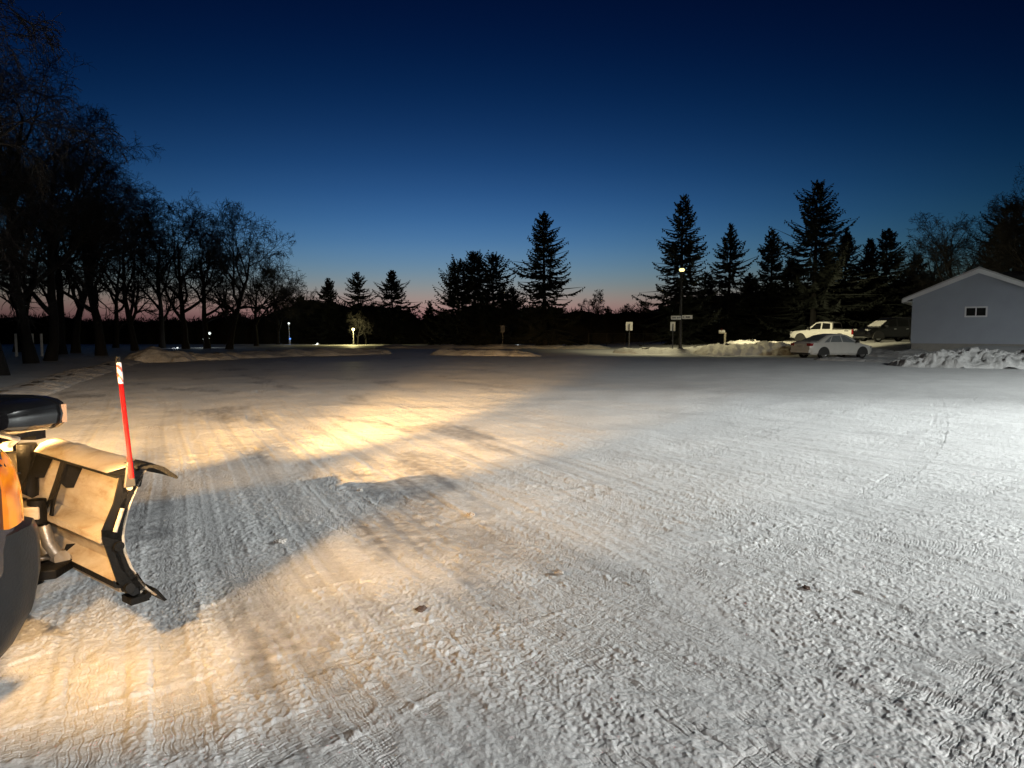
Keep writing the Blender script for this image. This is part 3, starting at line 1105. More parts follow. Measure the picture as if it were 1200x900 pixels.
def car(kind, name, label, cat, loc, head, spec):
    """vehicle with its nose at +x, built from a lofted lower body and a lofted cabin"""
    root = thing(name, label, cat, loc, head)
    L, hw = spec['L'], spec['hw']
    body = MB()
    rings = []
    xs = sorted(set(list(np.linspace(-L / 2, L / 2, 40)) + [t[0] for t in spec['deck']]))
    for x in xs:
        zt = interp(spec['deck'], x)
        zb = interp(spec['sill'], x)
        h = hw * interp(spec['plan'], x)
        zm = zb + (zt - zb) * .55
        half = [(h * .86, zb), (h * .97, zb + .10), (h, zm), (h * .985, zt - .14), (h * .94, zt - .04), (h * .80, zt + .005), (0, zt + .03)]
        ring = [(x, y, z) for y, z in half] + [(x, -y, z) for y, z in half[-2::-1]]
        rings.append(ring)
    body.loft(rings)
    # cabin
    cab = spec['roof']
    zbelt = spec['belt']
    cw, rw = hw * .93, hw * spec['roofw']
    rmax = max(t[1] for t in cab)
    prs = []
    cx = sorted(set(list(np.linspace(cab[0][0], cab[-1][0], 26)) + [t[0] for t in cab]))

    def wt(x):
        f = (interp(cab, x) - zbelt) / (rmax - zbelt)
        return cw + (rw - cw) * max(0, f)
    for x in cx:
        zt = interp(cab, x)
        w = wt(x)
        half = [(cw, zbelt - .05), (cw, zbelt), (w, max(zbelt + .002, zt - .05)), (w - .07, zt - .005), (w * .5, zt + .012), (0, zt + .018)]
        prs.append([(x, y, z) for y, z in half] + [(x, -y, z) for y, z in half[-2::-1]])
    body.loft(prs)
    body.build('body', M[spec['paint']], root, True)

    def sp(x, f, sg, off=.008):
        zt = max(zbelt + .002, interp(cab, x) - .05)
        w = wt(x)
        return Vector((x, sg * (cw + (w - cw) * f + off), zbelt + (zt - zbelt) * f))
    for sg in (1, -1):
        for poly in spec['side_windows']:
            pts = [sp(x, f, sg) for x, f in poly]
            MB().prism(pts, (0, -sg * .006, 0)).build('window', M[spec['glass']], root)
    for nm, (xa, xb, fw, m_) in spec['screens'].items():
        za, zb_ = interp(cab, xa), interp(cab, xb)
        d = Vector((xb - xa, 0, zb_ - za))
        n = Vector((-d.z, 0, d.x)).normalized()
        if n.z < 0:
            n = -n
        o = n * .03
        pts = [Vector((xa, sg * wt(xa) * fw, za)) + o for sg in (-1, 1)] + [Vector((xb, sg * (wt(xb) - .05) * fw, zb_)) + o for sg in (1, -1)]
        MB().prism(pts, -n * .02).build(nm, M[m_], root)
    # wheels and arches
    for x in spec['axles']:
        for sg in (1, -1):
            wheel(root, x, sg * (hw - .12), spec['wr'], .22, sg, 'rim')
            ar = MB()
            n = 16
            R0, R1 = spec['wr'] * 1.02, spec['wr'] * 1.20
            poly = [(x + math.cos(PI * k / n) * R1, spec['wr'] + math.sin(PI * k / n) * R1) for k in range(n + 1)]
            poly += [(x - R1, .24), (x + R1, .24)]
            ar.prism([(a, sg * (hw - .10), c) for a, c in poly], (0, sg * .108, 0))
            ar.build('wheel_arch', M['car_trim'], root)
    for nm, boxes, m_ in spec['bits']:
        for c, s in boxes:
            MB().box(c, s).build(nm, M[m_], root, bevel=min(.02, min(s) * .3))
    return root


sed = dict(L=4.65, hw=.90, paint='silver_paint', glass='frost_glass', roofw=.66, belt=.93, wr=.325,
           deck=[(-2.325, .86), (-2.2, .98), (-1.6, 1.00), (-.5, .95), (.9, .93), (1.5, .88), (2.1, .76), (2.325, .62)],
           sill=[(-2.325, .40), (-2.1, .24), (2.1, .20), (2.325, .30)],
           plan=[(-2.325, .88), (-2.1, .96), (-1.2, 1), (1.3, 1), (2.0, .93), (2.325, .74)],
           roof=[(-1.75, .98), (-.85, 1.38), (-.35, 1.455), (.15, 1.45), (.45, 1.40), (1.30, .93)],
           side_windows=[[(-.88, .12), (-.05, .10), (-.05, .92), (-.55, .92)], [(.03, .10), (.98, .10), (.50, .80), (.32, .92), (.03, .92)], [(-1.32, .14), (-.95, .12), (-.64, .9), (-.82, .80)]],
           screens={'rear_window': (-1.62, -.92, .86, 'frost_glass'), 'windshield': (1.22, .52, .9, 'frost_glass')},
           axles=(-1.38, 1.42),
           bits=[('tail_light', [((-2.20, .68, .83), (.26, .32, .17)), ((-2.20, -.68, .83), (.26, .32, .17))], 'red_lens'),
                 ('headlight', [((2.12, .62, .66), (.22, .3, .13)), ((2.12, -.62, .66), (.22, .3, .13))], 'head_lens'),
                 ('licence_plate', [((-2.335, 0, .74), (.02, .5, .13))], 'sign_back'),
                 ('bumper', [((-2.30, 0, .44), (.14, 1.56, .18))], 'silver_paint'),
                 ('lower_valance', [((-2.30, 0, .31), (.12, 1.46, .10))], 'car_trim'),
                 ('mirror', [((.92, 1.0, 1.0), (.14, .2, .13)), ((.92, -1.0, 1.0), (.14, .2, .13))], 'car_trim'),
                 ('door_handle', [((-.62, -.905, .82), (.16, .03, .03)), ((.38, -.905, .82), (.16, .03, .03))], 'silver_paint'),
                 ('trunk_lid_snow', [((-1.92, 0, 1.015), (.42, 1.3, .05))], 'frost_glass')])
sx, sy = 19.25, 41.1
car('sedan', 'silver_sedan', 'silver four door sedan parked on the lot edge, rear towards us, frosted windows', 'car', (sx, sy, -.02), math.atan2(.30, .954), sed)

pk = dict(L=5.85, hw=.98, paint='white_paint', glass='glass_dark', roofw=.74, belt=1.22, wr=.42,
          deck=[(-2.92, 1.26), (-1.05, 1.26), (-1.0, 1.24), (1.1, 1.22), (1.6, 1.20), (2.5, 1.12), (2.92, .95)],
          sill=[(-2.92, .62), (-2.6, .50), (2.6, .46), (2.92, .55)],
          plan=[(-2.92, .97), (-2.5, 1), (2.2, 1), (2.7, .95), (2.92, .86)],
          roof=[(-1.08, 1.24), (-.98, 1.84), (-.4, 1.94), (.25, 1.93), (.55, 1.86), (1.35, 1.22)],
          side_windows=[[(-.86, .10), (-.12, .10), (-.12, .90), (-.80, .90)], [(.02, .08), (1.02, .08), (.50, .86), (.40, .90), (.02, .90)]],
          screens={'rear_window': (-1.06, -.99, .8, 'glass_dark'), 'windshield': (1.28, .60, .92, 'glass_dark')},
          axles=(-1.75, 1.85),
          bits=[('tail_light', [((-2.86, .90, 1.02), (.16, .20, .42)), ((-2.86, -.90, 1.02), (.16, .20, .42))], 'red_lens'),
                ('tailgate', [((-2.935, 0, .98), (.04, 1.50, .50))], 'galv'),
                ('bumper', [((-2.98, 0, .58), (.18, 1.86, .20)), ((2.93, 0, .60), (.16, 1.8, .26))], 'chrome'),
                ('headlight', [((2.80, .74, .98), (.2, .32, .22)), ((2.80, -.74, .98), (.2, .32, .22))], 'head_lens'),
                ('grille', [((2.90, 0, .92), (.08, 1.1, .34))], 'car_trim'),
                ('bed_rail_cap', [((-1.98, .93, 1.285), (1.82, .08, .03)), ((-1.98, -.93, 1.285), (1.82, .08, .03))], 'car_trim'),
                ('badge', [((-2.35, .988, 1.12), (.34, .014, .07))], 'car_trim'),
                ('mirror', [((1.02, 1.10, 1.34), (.16, .2, .24)), ((1.02, -1.10, 1.34), (.16, .2, .24))], 'car_trim')])
pp = at(967, 408, 61)
car('pickup', 'white_pickup', 'white crew cab pickup lit by the street lamp behind the silver sedan', 'pickup truck', (pp.x, 61, gz(pp.x, 61) - .32), math.atan2(.80, -.60), pk)

sv = dict(L=4.75, hw=.94, paint='black_paint', glass='glass_dark', roofw=.76, belt=1.06, wr=.36,
          deck=[(-2.37, 1.02), (-2.2, 1.08), (1.1, 1.06), (1.7, 1.02), (2.15, .92), (2.37, .74)],
          sill=[(-2.37, .45), (-2.1, .30), (2.1, .28), (2.37, .38)],
          plan=[(-2.37, .92), (-2.0, .98), (1.5, 1), (2.1, .93), (2.37, .78)],
          roof=[(-2.25, 1.06), (-1.95, 1.62), (-1.4, 1.73), (.0, 1.76), (.35, 1.72), (1.30, 1.06)],
          side_windows=[[(-.95, .10), (-.10, .10), (-.10, .90), (-.95, .90)], [(.0, .10), (.98, .10), (.38, .88), (.0, .90)], [(-1.85, .14), (-1.05, .10), (-1.05, .9), (-1.7, .86)]],
          screens={'rear_window': (-2.2, -1.97, .8, 'glass_dark'), 'windshield': (1.20, .62, .88, 'pile_snow')},
          axles=(-1.4, 1.45),
          bits=[('headlight', [((2.10, .66, .86), (.3, .34, .14)), ((2.10, -.66, .86), (.3, .34, .14))], 'head_lens'),
                ('tail_light', [((-2.28, .78, .98), (.18, .22, .3)), ((-2.28, -.78, .98), (.18, .22, .3))], 'red_lens'),
                ('grille', [((2.33, 0, .66), (.06, .9, .22))], 'car_trim'),
                ('roof_rail', [((-.7, .66, 1.79), (1.9, .05, .05)), ((-.7, -.66, 1.79), (1.9, .05, .05))], 'car_trim'),
                ('door_handle', [((-.78, .945, .94), (.18, .03, .04)), ((.18, .945, .94), (.18, .03, .04))], 'chrome'),
                ('mirror', [((.95, 1.04, 1.14), (.16, .2, .16)), ((.95, -1.04, 1.14), (.16, .2, .16))], 'gloss_black')])
vp = at(1041, 403, 51)
car('suv', 'black_suv', 'black suv with a snow covered windshield parked beside the white house', 'car', (vp.x, 51, gz(vp.x, 51)), math.atan2(-.12, -.99), sv)


# ------------------------------------------------------------------ street furniture
LP = at(797, 408, 48)
LPZ = gz(LP.x, 48)
lt = at(799, 318, 48).z - LPZ
lamp = thing('street_lamp', 'tall street lamp with a lit globe on a dark pole in the snow bank', 'street lamp', (LP.x, 48, LPZ))
MB().tube([(0, 0, -.2), (0, 0, .35), (0, 0, lt * .6), (0.02, 0, lt - .12)], [.15, .12, .095, .075], 12).build('pole', M['pole'], lamp, True)
MB().tube([(0, 0, .0), (0, 0, .30)], .19, 12).build('pole_base', M['pole'], lamp, True)
MB().tube([(.02, 0, lt - .18), (.02, 0, lt - .10), (.02, 0, lt - .02)], [.08, .10, .11], 14).build('lamp_neck', M['pole'], lamp, True)
hd = MB()
hd.tube([(.02, 0, lt + .20), (.02, 0, lt + .25), (.02, 0, lt + .29)], [.15, .12, .03], 14)
hdo = hd.build('lamp_head', M['pole'], lamp, True)
MB().tube([(.02, 0, lt - .018), (.02, 0, lt + .06), (.02, 0, lt + .14), (.02, 0, lt + .198)], [.11, .18, .18, .14], 14).build('globe', M['lamp_glow'], hdo, True)

sg_ = thing('street_name_sign', 'pair of white street name blades clamped to the street lamp pole', 'street sign', (LP.x, 48, LPZ))
bz = at(797, 372, 48).z - LPZ
for k, (cx, rz, ln, ph) in enumerate(((-.36, math.radians(6), .72, 1), (.42, math.radians(-14), .70, 2))):
    y0 = -.14
    bl = MB().box((cx, y0 - (.02 if k else 0), bz + (.02 if k else -.02)), (ln, .02, .26), rz).build('sign_blade', M['sign_white'], sg_, bevel=.005)
    lb = MB()
    rr = random.Random(ph)
    ax = Vector((math.cos(rz), math.sin(rz), 0))
    nn = Vector((math.sin(rz), -math.cos(rz), 0))
    s = -ln * .40
    while s < ln * .40:
        wdt = rr.choice((.03, .045, .05))
        if rr.random() < .8:
            c = Vector((cx, y0 - (.02 if k else 0), bz + (.02 if k else -.02))) + ax * (s + wdt / 2) + nn * .012
            lb.box(c, (wdt, .004, .12), rz)
        s += wdt + .025
    lb.build('lettering', M['letter'], bl)
MB().tube([(0, 0, bz - .08), (0, 0, bz + .08)], .125, 12).build('clamp', M['galv'], sg_, True)

GP = 'traffic signs seen at the lot edge'
for px, ty, by, Y, m_, lab in ((737, 377, 413, 50, 'sign_back', 'pale sign on a post standing apart in the snow left of the street lamp'),
                               (788, 377, 408, 48.6, 'sign_back', 'narrow pale sign on a post close beside the street lamp pole'),
                               (589, 381, 406, 60, 'pole', 'dim unlit sign on a post in the middle of the far street')):
    b = at(px, by, Y)
    z0 = gz(b.x, Y)
    H_ = at(px, ty, Y).z - z0
    t = thing('road_sign', lab, 'road sign', (b.x, Y, z0), 0, GP)
    pw = .25 if Y < 55 else .2
    MB().box((0, 0, H_ - .33), (pw * 2 * (1 if px != 788 else .72), .012, .62), .05).build('sign_plate', M[m_], t, bevel=.004)
    MB().box((0, -.035, (H_ - .1) / 2 - .15), (.06, .05, H_ + .1), .05).build('post', M['pole'], t)

mb_ = at(846, 388, 56)
mz = gz(mb_.x, 56)
t = thing('mailbox', 'small pale mailbox on a wooden post behind the lit snow bank', 'mailbox', (mb_.x, 56, mz))
hz = mb_.z - mz
MB().box((.26, 0, hz / 2 - .25), (.12, .12, hz + .1)).build('post', M['wood_post'], t)
MB().box((.06, 0, hz - .16), (.6, .10, .08)).build('bracket', M['wood_post'], t)
bx = MB()
ringp = [(.11 * math.cos(PI * k / 8), .10 + .11 * math.sin(PI * k / 8)) for k in range(9)] + [(-.11, 0), (.11, 0)]
bx.loft([[(x_, y_, hz - .115 + z_) for y_, z_ in ringp] for x_ in (-.24, .22)])
box_o = bx.build('box', M['sign_white'], t, True)
MB().box((-.06, -.125, hz + .08), (.03, .015, .2)).build('flag', M['red_lens'], t)

fx0, fx1 = at(690, 400, 66).x, at(775, 400, 66).x
fz = gz(fx0, 66)
fen = thing('chain_link_fence', 'dim chain link fence along the far side of the street left of the lamp', 'fence', (fx0, 66, fz))
nps = 5
for i in range(nps):
    MB().tube([((fx1 - fx0) * i / (nps - 1), 0, -.1), ((fx1 - fx0) * i / (nps - 1), 0, 1.3)], .03, 6).build('post', M['pole'], fen)
MB().tube([(0, 0, 1.27), (fx1 - fx0, 0, 1.27)], .02, 6).build('top_rail', M['pole'], fen)
mp0, mp1 = [], []
xx = -1.2
while xx < fx1 - fx0:
    for dr in (1, -1):
        a = Vector((xx if dr > 0 else xx + 1.2, 0, .05))
        c = Vector((xx + 1.2 if dr > 0 else xx, 0, 1.25))
        W_ = fx1 - fx0
        if 0 <= min(a.x, c.x) and max(a.x, c.x) <= W_:
            mp0.append(tuple(a))
            mp1.append(tuple(c))
    xx += .12
seg_mesh('mesh_panel', mp0, mp1, [.0025] * len(mp0), [.0025] * len(mp0), M['pole'], fen, 3)

GM = 'pale marker posts among the left trees'
for px, Y, lab in ((19, 40, 'leftmost of the three pale marker posts among the left trunks'), (38.5, 40, 'middle of the three pale marker posts, on the big trunk'), (49, 41, 'right of the three pale marker posts among the left trunks')):
    b = at(px, 407, Y)
    z0 = gz(b.x, Y)
    tp = at(px, 391, Y).z - z0
    t = thing('marker_post', lab, 'marker post', (b.x, Y - 6 if False else Y, z0), 0, GM)
    MB().box((0, 0, tp / 2 - .3), (.10, .10, tp + .6)).build('post', M['sign_white'], t, bevel=.01)
    MB().tube([(0, 0, tp), (0, 0, tp + .05)], [.055, .01], 8).build('cap', M['pole'], t)


def far_lamp(label, px, py, Y, r, m_, power, colour, twin=False, group='small far lamps between the trees'):
    c = at(px, py, Y)
    z0 = gz(c.x, Y)
    t = thing('yard_lamp', label, 'lamp', (c.x, Y, z0), 0, group)
    h = c.z - z0
    MB().tube([(0, 0, -.1), (0, 0, h - r * .8)], .05, 8).build('post', M['galv'], t, True)
    spots = ((-.28, -.1), (.22, .42)) if twin else ((0, 0),)
    if twin:
        MB().box((-.03, 0, h - .05), (.5, .05, .05)).build('crossarm', M['galv'], t)
    for dx_, dz_ in spots:
        MB().tube([(dx_, 0, h + dz_ - r), (dx_, 0, h + dz_ - r * .5), (dx_, 0, h + dz_), (dx_, 0, h + dz_ + r * .7), (dx_, 0, h + dz_ + r)], [r * .3, r * .85, r, r * .7, r * .1], 10).build('lamp_globe', M[m_], t, True)
    if power:
        ld = bpy.data.lights.new('yard_lamp_light', 'POINT')
        ld.energy = power
        ld.color = colour
        ld.shadow_soft_size = r
        lo = bpy.data.objects.new('yard_lamp_light', ld)
        COL.objects.link(lo)
        lo.location = (c.x, Y - .6, c.z + .1)
    return t


far_lamp('twin headed white lamp between the left bare trees', 243, 396, 62, .12, 'cold_glow', 2, (.9, 1, .95), True)
far_lamp('single white lamp high left of the three spruces', 338.5, 379, 80, .12, 'cold_glow', 2, (1, 1, .95))
far_lamp('small blue lamp low under the single white one', 340, 397, 80, .11, 'blue_glow', 1, (.3, .5, 1))
far_lamp('low warm lamp left of the yellow lit branches', 372, 403, 76, .11, 'cold_glow', 2, (1, .95, .8))
far_lamp('low faint lamp beyond the middle snow bank', 607, 405, 76, .09, 'cold_glow', 2, (.9, .95, 1))
far_lamp('low faint lamp right of the corner mound', 208, 408, 60, .09, 'cold_glow', 1, (.9, .95, 1))
far_lamp('lamp hidden among the yellow lit branches under the spruces', 414, 386, 74, .16, 'lamp_glow', 60, (1.0, .85, .35))
bare_tree('small yard tree whose branches a hidden lamp lights yellow', (at(419, 400, 75.2).x, 75.2, 0), 3.6, 1.6, 77, .11, first=.35, limbs=12, dens=1.4, minr=0.02, cat='tree')
bare_tree('second small yard tree right of the yellow lit one', (at(429, 400, 76.2).x, 76.2, 0), 4.2, 1.5, 78, .12, first=.4, limbs=10, dens=1.2, minr=0.02, cat='tree')


# ------------------------------------------------------------------ snow clods on the lot
rr = random.Random(9)
GC = 'frozen clods lying on the lot'
for px, py, s, m_, lab in ((655, 672, .04, 'clod', 'pale frozen clod in the middle of the lot with a dark underside'),
                           (493, 716, .04, 'dirty_clod', 'reddish brown clod near the end of the warm light'),
                           (422, 575, .035, 'clod', 'pale clod left of the middle, farthest of the clods'),
                           (552, 605, .05, 'clod', 'pale clod on the edge of the warm beam'),
                           (330, 636, .05, 'clod', 'pale clod lying in the grey shadow of the plow'),
                           (945, 690, .03, 'dirty_clod', 'dark brown clod in the right half of the lot')):
    g = at(px, py, 10) - cam.location
    q = -EYE / g.z
    x, y = g.x * q, g.y * q
    s *= .7
    mb = MB()
    n1_, n2_ = 9, 12
    rings = []
    sd = rr.random() * 50
    for i in range(n1_):
        th = PI * (i + .02) / (n1_ - .96)
        row = []
        for j in range(n2_):
            ph = 2 * PI * j / n2_
            d = (math.sin(th) * math.cos(ph), math.sin(th) * math.sin(ph), math.cos(th))
            k = 1 + .45 * float(pn(np.array([d[0] * 1.7 + sd]), np.array([d[1] * 1.7 + d[2] * 1.3]), 5)[0]) + .2 * rr.uniform(-1, 1)
            row.append((d[0] * s * k * 1.3, d[1] * s * k, d[2] * s * k * .5))
        rings.append(row)
    mb.loft(rings)
    o = mb.build('snow_clod', M[m_], None, False)
    o.location = (x, y, s * .35)
    o.rotation_euler = (0, 0, rr.random() * 6)
    tag(o, lab, 'snow clod', GC)

# ------------------------------------------------------------------ plow truck
TX = -2.70


def cut_openings(o, spots, off):
    """cut wheel openings out of a closed body and keep only the cut mesh"""
    tmp = []
    for sg, y in spots:
        cb = MB()
        n = 40
        poly = [(y + math.cos(2 * PI * k / n) * .465, .46 + math.sin(2 * PI * k / n) * .465) for k in range(n)]
        cb.prism([(sg * .60, a, q) for a, q in poly], (sg * .60, 0, 0))
        c = cb.build('cutter', None, o.parent)
        m = o.modifiers.new('cut', 'BOOLEAN')
        m.object = c
        m.solver = 'EXACT'
        tmp.append(c)
    dg = bpy.context.evaluated_depsgraph_get()
    dg.update()
    me = bpy.data.meshes.new_from_object(o.evaluated_get(dg))
    o.modifiers.clear()
    mats = [x for x in o.data.materials]
    o.data = me
    if not me.materials:
        for x in mats:
            me.materials.append(x)
    for c in tmp:
        bpy.data.objects.remove(c, do_unlink=True)


def build_truck():
    t = thing('plow_truck', 'dark blue pickup at the left edge with its amber corner lamp lit', 'pickup truck', (TX, -.05, 0))
    hw = 1.02
    b = MB()
    st = [(-3.15, .93, .62, 1.36), (-3.1, .98, .58, 1.40), (-1.0, 1.0, .52, 1.40), (-.95, 1.0, .5, 1.36), (.4, 1.02, .5, 1.34), (1.0, 1.02, .5, 1.335),
          (1.6, 1.02, .58, 1.325), (2.0, 1.02, .66, 1.315), (2.15, 1.018, .70, 1.305), (2.25, 1.012, .72, 1.295), (2.33, 1.0, .74, 1.275), (2.40, .975, .76, 1.245), (2.46, .93, .80, 1.20), (2.50, .86, .84, 1.13), (2.52, .78, .88, 1.05)]
    rings = []
    for y, h, zb, zt in st:
        half = [(h - .10, zb), (h - .01, zb + .06), (h, zb + .22 * (zt - zb) + .05), (h, zb + .62 * (zt - zb)), (h - .012, zt - .13), (h - .05, zt - .055), (h - .13, zt - .012), (h - .28, zt + .01), (h * .4, zt + .03), (0, zt + .04)]
        rings.append([(x, y, z) for x, z in half] + [(-x, y, z) for x, z in half[-2::-1]])
    b.loft(rings)
    body_o = b.build('body', M['truck_paint'], t, True)
    c = MB()
    rings = []
    for y, h, zt in ((-1.0, .90, 1.36), (-.9, .84, 1.92), (-.5, .80, 1.99), (.3, .80, 1.99), (.6, .82, 1.90), (1.15, .92, 1.33)):
        half = [(.96, 1.30), (.95, 1.36), (h if zt > 1.4 else .94, max(1.37, zt - .06)), (h - .08, zt), (0, zt + .03)]
        rings.append([(x, y, z) for x, z in half] + [(-x, y, z) for x, z in half[-2::-1]])
    c.loft(rings)
    c.build('cab', M['truck_paint'], t, True)
    for sg in (1, -1):
        MB().prism([(sg * .955, -.82, 1.40), (sg * .955, .88, 1.40), (sg * .835, .55, 1.86), (sg * .835, -.78, 1.88)], (sg * .006, 0, 0)).build('window', M['glass_dark'], t)
        MB().box((sg * 1.12, .85, 1.46), (.2, .12, .3)).build('mirror', M['black_plastic'], t, bevel=.03)
    MB().prism([(-.88, 1.13, 1.40), (.88, 1.13, 1.40), (.76, .66, 1.90), (-.76, .66, 1.90)], (0, .02, .02)).build('windshield', M['glass_dark'], t)
    # wheels
    for y in (1.74, -1.85):
        for sg in (1, -1):
            w = bpy.data.objects.new('wheel', None)
            COL.objects.link(w)
            w.parent = t
            rings = []
            r, wd = .42, .28
            prof = [(-wd / 2, .27), (-wd / 2, .38), (-wd * .42, .408), (-wd * .3, .42), (wd * .3, .42), (wd * .42, .408), (wd / 2, .38), (wd / 2, .27)]
            n = 36
            for k in range(n + 1):
                a = 2 * PI * k / n
                rings.append([(sg * (.85 + o), y + math.cos(a) * q, .42 + math.sin(a) * q) for o, q in prof])
            MB().loft(rings, cap=False).build('tyre', M['rubber'], w, True)
            tr = MB()
            for k in range(30):
                a = 2 * PI * k / 30
                ca, sa = math.cos(a), math.sin(a)
                for xo in (-.09, .09):
                    tr.box((sg * (.85 + xo), y + ca * .424, .42 + sa * .424), (.075, .05, .014), axes=((1, 0, 0), (0, -sa, ca), (0, ca, sa)))
            tr.build('tread', M['rubber'], w)
            rings = []
            for k in range(n + 1):
                a = 2 * PI * k / n
                rings.append([(sg * (.85 + o), y + math.cos(a) * q, .42 + math.sin(a) * q) for o, q in ((.13, .272), (.10, .25), (.04, .2), (.03, .02))])
            MB().loft(rings, cap=False).build('rim', M['rim'], w, True)
            # rolled lip round the wheel opening
            m_ = 26
            R = .47
            poly = [(y + math.cos(PI * (-.06 + 1.12 * k / m_)) * R, .46 + math.sin(PI * (-.06 + 1.12 * k / m_)) * R) for k in range(m_ + 1)]
            lip = MB()
            lip.tube([(sg * 1.012, a, q) for a, q in poly if q > .50 or a < y], .014, 8)
            lip.build('arch_lip', M['black_plastic'], t, True)
    # front bumper: lofted upwards, wraps round both ends to the wheel opening
    outl = [(-1.00, 2.20), (-1.02, 2.34), (-1.005, 2.45), (-.95, 2.545), (-.82, 2.61), (-.45, 2.645), (0, 2.655), (.45, 2.645), (.82, 2.61), (.95, 2.545), (1.005, 2.45), (1.02, 2.34), (1.00, 2.20), (.8, 2.18), (0, 2.30), (-.8, 2.18)]
    rings = []
    for z, back, ins in ((.47, .20, .05), (.53, .13, .02), (.62, .06, .0), (.72, .01, -.008), (.80, .0, -.012), (.87, .01, -.006), (.915, .03, .01), (.935, .06, .04)):
        rings.append([(x - math.copysign(ins, x) * (abs(x) > .7), max(y - back, 2.16 + (0 if y < 2.25 else .02)), z) for x, y in outl])
    bump_o = MB().loft(rings).build('front_bumper', M['black_plastic'], t, True)
    for o_ in (body_o, bump_o):
        cut_openings(o_, [(sg, y) for y in (1.74, -1.85) for sg in (1, -1)], (TX, -.05))
    # headlamp lenses and amber corner lamps
    for sg in (1, -1):
        MB().box((sg * .66, 2.512, 1.03), (.40, .03, .19)).build('headlight', M['lens_warm'], t, bevel=.01)
        MB().box((sg * .60, 2.635, 1.045), (.34, .12, .005)).build('added_cutoff_plate', M['black_plastic'], t)  # plate added to block the headlight's upward rays
        am = MB()
        edge = [(2.285, 1.008), (2.33, 1.0), (2.40, .975), (2.44, .945), (2.475, .90)]
        rg = []
        for z, sh in ((.94, 0), (1.0, 0), (1.06, -.004), (1.12, -.014), (1.165, -.03), (1.185, -.045)):
            y_lo = 2.285 + .05 * (z - .94) / .2 * 0
            out = [(sg * (h + .014 + sh), y + sh * .5, z) for y, h in edge]
            inn = [(sg * (h - .03 + sh), y - .02 + sh * .5, z) for y, h in edge[::-1]]
            rg.append(out + inn)
        am.loft(rg)
        o = am.build('corner_lamp', M['amber'], t, True)
    MB().box((0, 2.525, 1.03), (1.05, .03, .24)).build('grille', M['black_plastic'], t)
    MB().box((.98, -3.14, 1.1), (.10, .04, .4)).build('tail_light', M['red_lens'], t)
    MB().box((-.98, -3.14, 1.1), (.10, .04, .4)).build('tail_light', M['red_lens'], t)


build_truck()


